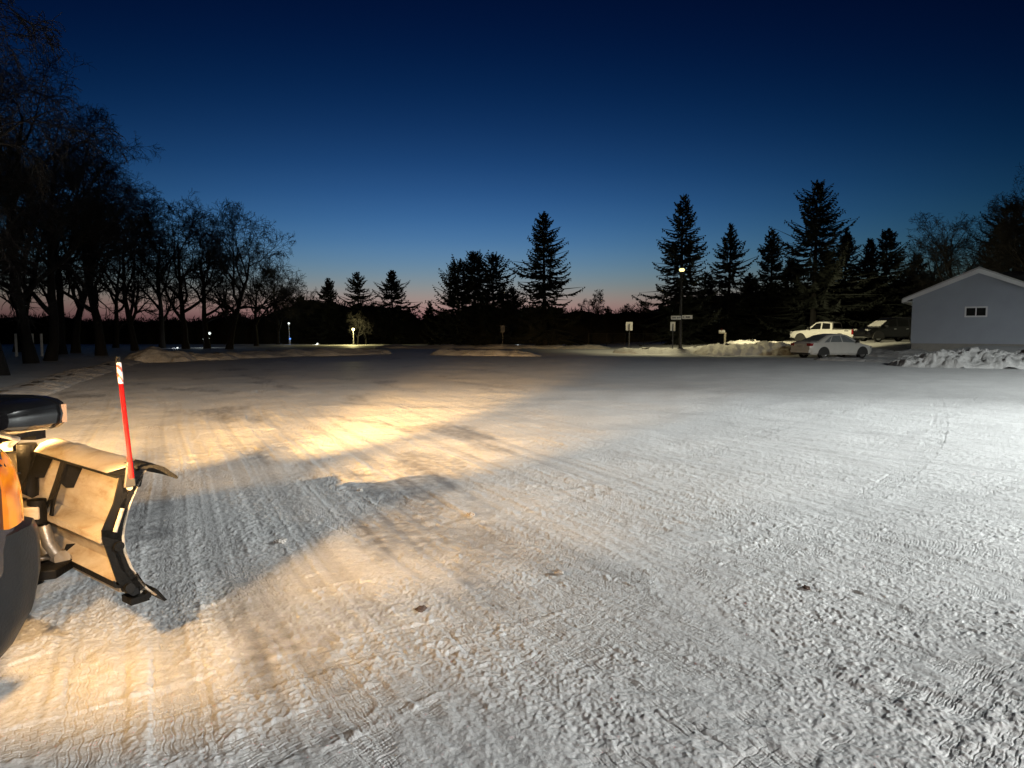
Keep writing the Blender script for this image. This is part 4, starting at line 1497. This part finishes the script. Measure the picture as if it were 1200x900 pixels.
# ------------------------------------------------------------------ snow plow
def build_plow():
    R = Vector((-1.925, 3.33, 0))
    ax = Vector((-.885, .645, 0)).normalized()
    nf = Vector((ax.y, -ax.x, 0))            # front of the right wing
    root = thing('snow_plow', 'raised v plow with worn tan moldboard, black ribs and lit plow lamp at the left', 'snow plow', (-2.70, 3.7, 0))
    ox = Vector(root.location)
    LEN = 1.10
    prof = [(.145, .139), (.10, .194), (.06, .26), (.028, .337), (.003, .425), (-.006, .513), (.006, .595), (.030, .683), (.062, .76), (.098, .837), (.116, .865)]

    def wing(o, a, n, main):
        Wd = lambda s, f, z: o + a * s + n * f + Vector((0, 0, .2 + (z - .1) * .909 + .015 * s / LEN)) - ox
        mb = MB()
        NS = 14
        rings = []
        for i in range(NS + 1):
            s = LEN * i / NS
            fr = [Wd(s, f, z) for f, z in prof]
            bk = [Wd(s, f - .012, z) for f, z in prof[::-1]]
            rings.append(fr + bk)
        mb.loft(rings)
        skin = mb.build('moldboard', M['plow_skin'], root, True)
        # ribs: flat plates with a straight back edge meeting at a knee
        def rib(s, th, knee, name='rib', hole=True):
            rb = MB()
            back = [(-.02, .845), (knee * .6, .70), (knee, .56), (knee * .45, .30), (.0, .22), (.07, .185)]
            front = [(f - .013, z) for f, z in prof[1:]]
            poly = [Wd(s, f, z) for f, z in front] + [Wd(s, f, z) for f, z in back]
            if not hole:
                rb.prism(poly, a * th)
                return rb.build(name, M['black_steel'], root)
            # plate with two long cut-outs built as a frame of strips
            fr = [(f - .013, z) for f, z in ((.105, .215), (.025, .345), (.0, .43), (-.004, .52), (.04, .70), (.115, .845))]
            fi = [(f - .05, z) for f, z in ((.085, .235), (.022, .345), (.0, .43), (-.004, .52), (.03, .69), (.10, .80))]
            bo = [(.06, .175), (-.01, .20), (-.05, .29), (knee, .53), (knee, .575), (knee * .45, .71), (-.01, .86)]
            bi = [(.06, .22), (.03, .25), (-.005, .32), (knee + .05, .53), (knee + .05, .575), (knee * .45 + .055, .69), (.02, .77)]
            for A_, B_ in ((fr, fi), (bo, bi)):
                for i in range(len(A_) - 1):
                    q = [Wd(s, *A_[i]), Wd(s, *A_[i + 1]), Wd(s, *B_[i + 1]), Wd(s, *B_[i])]
                    rb.prism(q, a * th)
            for q in ([(.09, .21), (.05, .185), (.02, .27), (.05, .30)], [(-.01, .86), (.105, .86), (.085, .78), (-.0, .76)], [(knee, .545), (-.02, .50), (-.02, .56), (knee, .58)]):
                rb.prism([Wd(s, f, z) for f, z in q], a * th)
            return rb.build(name, M['black_steel'], root)
        rib(.0, .012, -.105, 'end_rib', True)
        # gusset braces on the end plate
        if main:
            g = MB()
            g.tube([Wd(-.010, -.052, .56), Wd(-.010, -.012, .68)], .010, 8)
            g.build('gusset_brace', M['plow_skin'], root, True)
            MB().tube([Wd(-.014, -.035, .475), Wd(.03, -.035, .475)], .024, 12).build('pivot_bolt', M['black_steel'], root, True)
            MB().tube([Wd(-.006, .03, .785), Wd(.02, .03, .785)], .014, 10).build('bolt', M['plow_skin'], root, True)
        for s in (.62, 1.02):
            rb = MB()
            K = [(-.030, .848), (-.062, .74), (-.098, .63), (-.122, .555)]
            for (fa, za), (fb, zb_), wa, wb in ((K[0], K[1], .034, .034), (K[1], K[2], .034, .036)):
                p = [Wd(s - wa, fa, za), Wd(s + wa, fa, za), Wd(s + wb, fb, zb_), Wd(s - wb, fb, zb_)]
                rb.prism(p, n * .010)
            for k0, k1 in ((-.036, -.006), (.006, .036)):
                d_ = -.03 if k0 < 0 else .03
                rb.prism([Wd(s + k0, *K[2]), Wd(s + k1, *K[2]), Wd(s + k1 + d_, *K[3]), Wd(s + k0 + d_, *K[3])], n * .010)
            rb.prism([Wd(s, f - .013, z) for f, z in prof[7:]] + [Wd(s, -.025, .845), Wd(s, -.055, .74), Wd(s, -.02, .69)], a * .010)
            rb.build('rib', M['black_steel'], root)
            lo = MB()
            lo.prism([Wd(s, f - .013, z) for f, z in prof[1:4]] + [Wd(s, -.03, .345), Wd(s, -.05, .29), Wd(s, .04, .20)], a * .012)
            lo.build('lower_rib', M['black_steel'], root)
        # horizontal channel halfway up
        ch = MB()
        sec = [(-.112, .545), (-.018, .575), (-.018, .563), (-.104, .533), (-.104, .508), (-.112, .508)]
        ch.loft([[Wd(s, f, z) for f, z in sec] for s in (.012, LEN)])
        ch.build('cross_channel', M['plow_skin'], root)
        # base ledge that faces up, its dark lip, then the trip edge
        be = MB()
        sec = [(-.062, .285), (.022, .345), (.030, .333), (-.054, .273)]
        be.loft([[Wd(s, f, z) for f, z in sec] for s in (.012, LEN)])
        be.build('base_ledge', M['plow_skin'], root)
        be = MB()
        sec = [(-.066, .286), (-.060, .250), (-.030, .238), (-.024, .250), (-.050, .262), (-.056, .284)]
        be.loft([[Wd(s, f, z) for f, z in sec] for s in (.0, LEN)])
        be.build('bottom_angle', M['black_steel'], root)
        te = MB()
        sec = [(-.030, .232), (.012, .208), (.10, .172), (.10, .160), (.008, .190), (-.034, .214)]
        te.loft([[Wd(s, f, z) for f, z in sec] for s in (.02, LEN)])
        te.build('trip_edge', M['plow_skin'], root)
        ce = MB()
        sec = [(.118, .178), (.172, .095), (.186, .10), (.145, .168), (.130, .186)]
        ce.loft([[Wd(s, f, z) for f, z in sec] for s in (-.015, LEN)])
        ce.build('cutting_edge', M['black_steel'], root)
        sp = MB()
        for s in (.05, .10):
            sp.tube([Wd(s - .05, .03, .20), Wd(s + .03, .06, .165)], .022, 10)
        sp.box(Wd(.03, .05, .15), (.10, .09, .035), axes=(a, n, (0, 0, 1)))
        sp.tube([Wd(-.02, .09, .16), Wd(.03, .09, .16)], .018, 8)
        sp.build('trip_spring_bracket', M['black_steel'], root)
        st_ = MB()
        st_.tube([Wd(-.03, .0, .235), Wd(.07, .0, .215)], .024, 10)
        st_.build('spring_pin', M['black_steel'], root, True)
        # top lip and rubber deflector
        tl = MB()
        sec = [(-.03, .846), (.118, .868), (.118, .876), (-.03, .858)]
        tl.loft([[Wd(s, f, z) for f, z in sec] for s in (-.0, LEN)])
        tl.build('top_angle', M['black_steel'], root)
        df = MB()
        sec = [(.08, .888), (.15, .893), (.205, .868), (.268, .805), (.272, .790), (.262, .790), (.195, .846), (.140, .876), (.08, .876)]
        rings = []
        for i in range(9):
            s = -.01 + (LEN + .01) * i / 8
            rings.append([Wd(s, f, z + .005 * math.sin(i * 1.7)) for f, z in sec])
        df.loft(rings)
        df.build('deflector', M['rubber'], root, True)
        sn = MB()
        rings = []
        rg = random.Random(4)
        for i in range(26):
            s = .10 + (LEN - .12) * i / 25
            k = min(1, .25 + s * 1.0) * rg.uniform(.75, 1.25)
            rings.append([Wd(s, -.03, .862), Wd(s, .0, .864 + .03 * k), Wd(s, .06, .873 + .042 * k), Wd(s, .115, .884 + .034 * k), Wd(s, .155, .893 + .004 * k), Wd(s, .12, .886)])
        sn.loft(rings)
        sn.build('caked_snow', M['plow_skin'], skin, True)
        return Wd

    Wd = wing(R, ax, nf, True)
    # left wing, swept back the other way from the hinge
    hinge = R + ax * LEN
    a2 = Vector((-ax.x, ax.y, 0))
    o2 = Vector((2 * hinge.x - R.x - .10, R.y, 0))
    a2 = (Vector((hinge.x - .05, hinge.y, 0)) - o2).normalized()
    wing(o2, a2, Vector((-a2.y, a2.x, 0)), False)
    # centre hinge
    hb = hinge - ox
    MB().tube([hb + Vector((0, -.06, .12)), hb + Vector((0, -.06, .95))], .05, 12).build('hinge_post', M['black_steel'], root, True)
    hc = MB()
    hc.loft([[hb + Vector((x, y, z)) for x, y in ((-.03, .02), (.03, .02), (.05, .16), (-.05, .16))] for z in (.2, .9)])
    hc.build('hinge_cover', M['black_steel'], root)

    V = lambda x, y, z: Vector((x, y, z)) - ox
    # push frame from the truck to the hinge, with lift arms
    pf = MB()
    for sx_ in (-.42, .42):
        pf.tube([V(TX + sx_, 2.66, .52), V(hinge.x + sx_ * .25, hinge.y - .2, .40)], .05, 8)
    pf.box(V(TX, 2.75, .55), (1.1, .12, .16))
    pf.box(V(hinge.x, hinge.y - .22, .44), (.26, .2, .10))
    pf.build('push_frame', M['black_steel'], root)
    qd = MB()
    qz = .60
    q = [Wd(1.05, -.12, .55), Wd(.66, -.11, .53), Wd(.61, -.16, .53), Wd(.64, -.22, .535), Wd(.80, -.30, .55), Wd(1.06, -.36, .56), Wd(1.14, -.2, .56)]
    qd.prism(q, (0, 0, .07))
    qd.build('swing_bracket', M['plow_skin'], root, bevel=.008)
    for k, (s, f) in enumerate(((.76, -.20), (.86, -.25))):
        MB().prism([Wd(s - .045, f - .012, .632), Wd(s + .02, f - .035, .636), Wd(s + .045, f + .012, .636), Wd(s - .02, f + .035, .632)], (0, 0, .006)).build('bracket_slot', M['rubber'], root)
    MB().tube([Wd(.66, -.15, .50), Wd(.66, -.15, .64)], .045, 12).build('pivot_pin', M['black_steel'], root, True)
    # hydraulic rams
    for (s0, f0, z0), e in (((.62, -.05, .30), V(-2.55, 3.0, .44)), ((.86, -.14, .44), V(-2.62, 2.95, .50))):
        p0 = Wd(s0, f0, z0)
        mid = p0.lerp(e, .42)
        MB().tube([mid, e], .042, 12).build('ram_cylinder', M['black_steel'], root, True)
        MB().tube([p0, mid], .022, 10).build('ram_rod', M['chrome'], root, True)
    for s0, z0, z1 in ((.58, .50, .30), (.68, .47, .27)):
        mb = MB()
        mb.tube([Wd(s0, -.15, z0), Wd(s0 - .02, -.14, (z0 + z1) / 2), Wd(s0 - .05, -.10, z1)], [.03, .034, .03], 10)
        mb.tube([Wd(s0 - .08, -.10, z1 + .01), Wd(s0 - .02, -.10, z1 - .01)], .04, 12)
        mb.build('trip_spring', M['cylinder_steel'], root, True)
    chn = MB()
    for k in range(9):
        c = V(-2.32 + .01 * k, 3.20 - .025 * k, .40 + .052 * k)
        w = .014
        pts = [c + Vector(((w * math.cos(2 * PI * j / 8)) if k % 2 else 0, (w * math.cos(2 * PI * j / 8)) if not k % 2 else 0, .033 * math.sin(2 * PI * j / 8))) for j in range(9)]
        chn.tube(pts, .006, 5)
    chn.build('lift_chain', M['steel'], root, True)
    sk = MB()
    sk.prism([V(-2.62, 3.25, .34), V(-2.34, 3.42, .33), V(-2.36, 3.62, .33), V(-2.75, 3.7, .34)], (0, 0, .05))
    sk.tube([V(-2.5, 3.4, .3), V(-2.5, 3.4, .52)], .03, 8)
    sk.build('lower_frame', M['black_steel'], root, bevel=.006)
    # light tower
    tw = MB()
    for sx_ in (-.44, .44):
        tw.box(V(TX + sx_, 2.80, .86), (.07, .09, .68))
    tw.box(V(TX, 2.80, 1.19), (1.5, .06, .07))
    tw.box(V(TX, 2.86, .80), (.9, .05, .05))
    tw.tube([V(TX, 2.82, 1.15), V(hinge.x, hinge.y - .2, .5)], .045, 10)
    tw.build('light_tower', M['black_steel'], root)
    for sg in (1, -1):
        cx = TX + sg * .68
        rim = []
        # housing: rounded box deep to the rear, lens at the front
        def sect(hw_, hz_, y, dz=0, n=20, p=4.0):
            return [V(cx + hw_ * math.copysign(abs(math.cos(2 * PI * k / n)) ** (2 / p), math.cos(2 * PI * k / n)), y,
                      1.285 + dz + hz_ * math.copysign(abs(math.sin(2 * PI * k / n)) ** (2 / p), math.sin(2 * PI * k / n))) for k in range(n)]
        h = MB()
        h.loft([sect(.20, .030, 2.395, -.004), sect(.235, .044, 2.405, -.003), sect(.262, .055, 2.45), sect(.276, .062, 2.52), sect(.282, .066, 2.60)])
        ho = h.build('plow_light', M['gloss_black'], root, True)
        MB().loft([sect(.281, .065, 2.601), sect(.289, .071, 2.603), sect(.290, .072, 2.63), sect(.268, .060, 2.645)]).build('light_bezel', M['gloss_black'], ho, True)
        MB().loft([[V(cx + sg * (.285 + dx_), 2.625 + dy_, 1.285 + zz_) for dx_, dy_ in ((0, -.012), (.007, -.008), (.007, .008), (0, .012))] for zz_ in (-.036, -.02, .0, .02, .034)]).build('lit_rim_strip', M['amber_rim'], ho, True)  # glowing strip standing in for the lamp's lit lens edge
        MB().loft([sect(.266, .058, 2.646), sect(.263, .056, 2.652)]).build('lens', M['lens_warm'], ho, True)
        if sg < 0:
            MB().box(V(TX - .70, 2.745, 1.348), (.44, .006, .030)).box(V(TX - .70, 2.70, 1.366), (.44, .095, .006)).build('added_beam_shield', M['black_plastic'], ho)  # unseen shield added to cut this lamp's beams above the horizon
        pd = MB()
        pd.tube([V(cx - sg * .02, 2.56, 1.17), V(cx - sg * .02, 2.54, 1.235)], [.10, .075], 14)
        pd.box(V(cx - sg * .03, 2.66, 1.185), (.20, .34, .02))
        pd.build('light_bracket', M['black_steel'], root)
        MB().tube([V(cx + .06, 2.53, 1.222), V(cx + .11, 2.57, 1.20), V(cx + .09, 2.64, 1.18), V(cx + .0, 2.72, 1.14)], .010, 7).build('light_cable', M['clod'], root, True)
    # guide marker
    g0 = Wd(.02, .045, .90)
    lean = Vector((-.085, .02, 1)).normalized()
    gm = MB()
    gm.prism([Wd(.0, .0, .79), Wd(.0, .055, .79), Wd(.0, .05, .93), Wd(.0, .02, .93)], -ax * .016)
    mko = gm.build('marker_bracket', M['car_trim'], root, bevel=.004)
    gb = Wd(-.022, .035, .84)
    rod = MB()
    rod.tube([gb, gb + lean * .47], .0108, 10)
    rd = rod.build('guide_marker', M['red_rod'], root, True)
    MB().tube([gb + lean * .471, gb + lean * .575], .012, 10).build('reflective_band', M['marker_tape'], rd, True)
    MB().tube([gb + lean * .5755, gb + lean * .605], [.014, .011], 10).build('marker_cap', M['rubber'], rd, True)


M['amber_rim'] = mat('amber_rim', (0.6, 0.35, 0.2), 0.25, var=0.1, emit=(1.0, 0.42, 0.14), estr=0.04)
build_plow()

# ------------------------------------------------------------------ parking lot floodlight (outside the frame, right)
FX, FY, FZ = 27.0, 3.5, 10.5
fl = thing('parking_lot_light', 'tall parking lot pole light standing past the right edge of the lot', 'lot light', (FX + 1.4, FY, 0))
MB().tube([(0, 0, -.1), (0, 0, 10.6)], [.14, .08], 10).build('pole', M['pole'], fl, True)
MB().tube([(0, 0, 10.55), (-1.1, 0, 10.65)], .04, 8).build('arm', M['pole'], fl, True)
fh = MB().box((-1.4, 0, 10.66), (.7, .34, .10)).build('lamp_head', M['pole'], fl, bevel=.02)
MB().box((-1.4, 0, 10.60), (.6, .28, .016)).build('diffuser', M['flood_glow'], fh)


def light(name, typ, loc, power, col, target=None, size=60, blend=.5, soft=.05):
    d = bpy.data.lights.new(name, typ)
    d.energy = power
    d.color = col
    d.shadow_soft_size = soft
    o = bpy.data.objects.new(name, d)
    COL.objects.link(o)
    o.location = loc
    if typ == 'SPOT':
        d.spot_size = math.radians(size)
        d.spot_blend = blend
        o.rotation_euler = (Vector(target) - Vector(loc)).to_track_quat('-Z', 'Y').to_euler()
    return o


EXPO = 3.0
G = 1 / 8.0
light('lot_light_lamp', 'SPOT', (FX, FY, FZ + .05), 57000 * G, (.95, 1.0, .97), (FX - .6, FY + .6, 0), 160, .50, .25)
light('lot_light_flood', 'SPOT', (FX - .1, FY, FZ - .02), 40000 * G, (.95, 1.0, .97), (8.5, 9.0, 0), 40, 1.0, .25)
light('lot_light_wide', 'SPOT', (FX + .1, FY, FZ - .02), 6000 * G, (.97, 1.0, .96), (5.0, 4.0, 0), 40, 1.0, .25)
# lower pole light behind the camera
f2 = thing('parking_lot_light', 'shorter pole light standing behind the photographer', 'lot light', (7.0, -10.8, 0))
MB().tube([(0, 0, -.1), (0, 0, 5.6)], [.10, .07], 10).build('pole', M['pole'], f2, True)
fh2 = MB().box((0, .45, 5.62), (.34, .9, .10)).build('lamp_head', M['pole'], f2, bevel=.02)
MB().box((0, .6, 5.56), (.28, .5, .016)).build('diffuser', M['flood_glow'], fh2)
light('pole_light_lamp', 'SPOT', (7.0, -10.2, 5.5), 8600 * G, (1.0, .93, .87), (6.0, -7.5, 0), 150, .5, .2)

WARM = (1.0, .57, .20)
# plow lamps: wide spill + narrow driving beam
for sg in (1, -1):
    light('plow_light_lamp', 'SPOT', (TX + sg * .70, 2.67, 1.29), (125 if sg > 0 else 40) * G, WARM, (TX + sg * .70 + .1, 4.6, 0), 140, .9, .05)
    light('headlight_spill', 'SPOT', (TX + sg * .60, 2.67, 1.03), (72 if sg > 0 else 34) * G, WARM, (TX + sg * .60 + .2, 4.4, 0), 160, .8, .04)
# driving beams of the lamp that clears the blade: azimuth, depression, cone, power
bx, by, bz_ = TX - .70, 2.68, 1.335
for az_, dep_, sz_, pw_ in ((8, 3.2, 20, 37000), (-23, 7.6, 26, 23000), (-6, 4.6, 22, 25000), (6.3, 3.4, 21, 43000), (22, 6, 28, 11000), (0, 16, 40, 1400)):
    az_ = math.radians(az_)
    d_ = bz_ / math.tan(math.radians(dep_))
    light('driving_beam', 'SPOT', (bx, by, bz_), pw_ * G, WARM, (bx + math.sin(az_) * d_, by + math.cos(az_) * d_, 0), sz_, 1.0, .007 if dep_ < 10 else .06)
# outer edge of the right lamp: lights the ground past the end of the blade
for az_, dep_, sz_, pw_ in ((8, 7.5, 22, 4500),):
    az_ = math.radians(az_)
    d_ = bz_ / math.tan(math.radians(dep_))
    light('driving_beam', 'SPOT', (TX + .90, by, bz_), pw_ * G, WARM, (TX + .90 + math.sin(az_) * d_, by + math.cos(az_) * d_, 0), sz_, 1.0, .05)
for az_, d_, sz_, pw_ in ((29, 6.8, 54, 800), (26, 9, 30, 700)):
    az_ = math.radians(az_)
    light('headlight_fan', 'SPOT', (TX + .60, 2.60, 1.03), pw_ * G, WARM, (TX + .6 + math.sin(az_) * d_, 2.6 + math.cos(az_) * d_, 0), sz_, 1.0, .055)

# street lamp, then a fill spot added for the parked vehicles
SL = (LP.x + .02, 48.26, LPZ + lt + .1)
light('street_lamp_lamp', 'SPOT', SL, 1500 * G, (1.0, .88, .50), (SL[0] + .6, SL[1] + 1.6, 0), 140, .5, .12)
light('vehicle_fill_spot', 'SPOT', (SL[0] + .28, SL[1] + .28, SL[2]), 12000 * G, (1.0, .88, .52), (27.5, 55, 1.0), 66, .7, .12)  # extra spot added beside the globe to brighten pickup and suv

# ------------------------------------------------------------------ sky
w = bpy.data.worlds.new('World')
S.world = w
w.use_nodes = True
nt = w.node_tree
bg = nt.nodes['Background']
sk = nt.nodes.new('ShaderNodeTexSky')
sk.sky_type = 'NISHITA'
sk.sun_disc = False
sk.sun_elevation = math.radians(-6)
sk.sun_rotation = math.radians(-6)
sk.ozone_density = 4.0
sk.dust_density = 1.2
sk.air_density = 1.0
mu = nt.nodes.new('ShaderNodeVectorMath')
mu.operation = 'SCALE'
mu.inputs['Scale'].default_value = 20.0
nt.links.new(sk.outputs[0], mu.inputs[0])
sx_ = nt.nodes.new('ShaderNodeSeparateColor')
cx_ = nt.nodes.new('ShaderNodeCombineColor')
nt.links.new(mu.outputs[0], sx_.inputs[0])
red = None
for ch, (pw_, gain, warm) in enumerate(((1.88, 8.9, 0), (1.40, 1.56, .35), (1.65, .732, .50))):
    p_ = nt.nodes.new('ShaderNodeMath')
    p_.operation = 'POWER'
    p_.inputs[1].default_value = pw_
    g_ = nt.nodes.new('ShaderNodeMath')
    g_.operation = 'MULTIPLY'
    g_.inputs[1].default_value = gain
    nt.links.new(sx_.outputs[ch], p_.inputs[0])
    nt.links.new(p_.outputs[0], g_.inputs[0])
    out = g_.outputs[0]
    if ch == 0:
        red = out
    else:
        m_ = nt.nodes.new('ShaderNodeMath')
        m_.operation = 'MULTIPLY_ADD'
        m_.inputs[1].default_value = warm
        nt.links.new(red, m_.inputs[0])
        nt.links.new(out, m_.inputs[2])
        out = m_.outputs[0]
    nt.links.new(out, cx_.inputs[ch])
nt.links.new(cx_.outputs[0], bg.inputs[0])
bg.inputs[1].default_value = 1.0 * G

S.view_settings.view_transform = 'Standard'
S.view_settings.look = 'None'
S.view_settings.gamma = 1
S.view_settings.exposure = EXPO
S.render.engine = 'CYCLES'
S.cycles.use_adaptive_sampling = False
S.cycles.use_denoising = True
S.cycles.max_bounces = 6
S.cycles.sample_clamp_indirect = 3.0
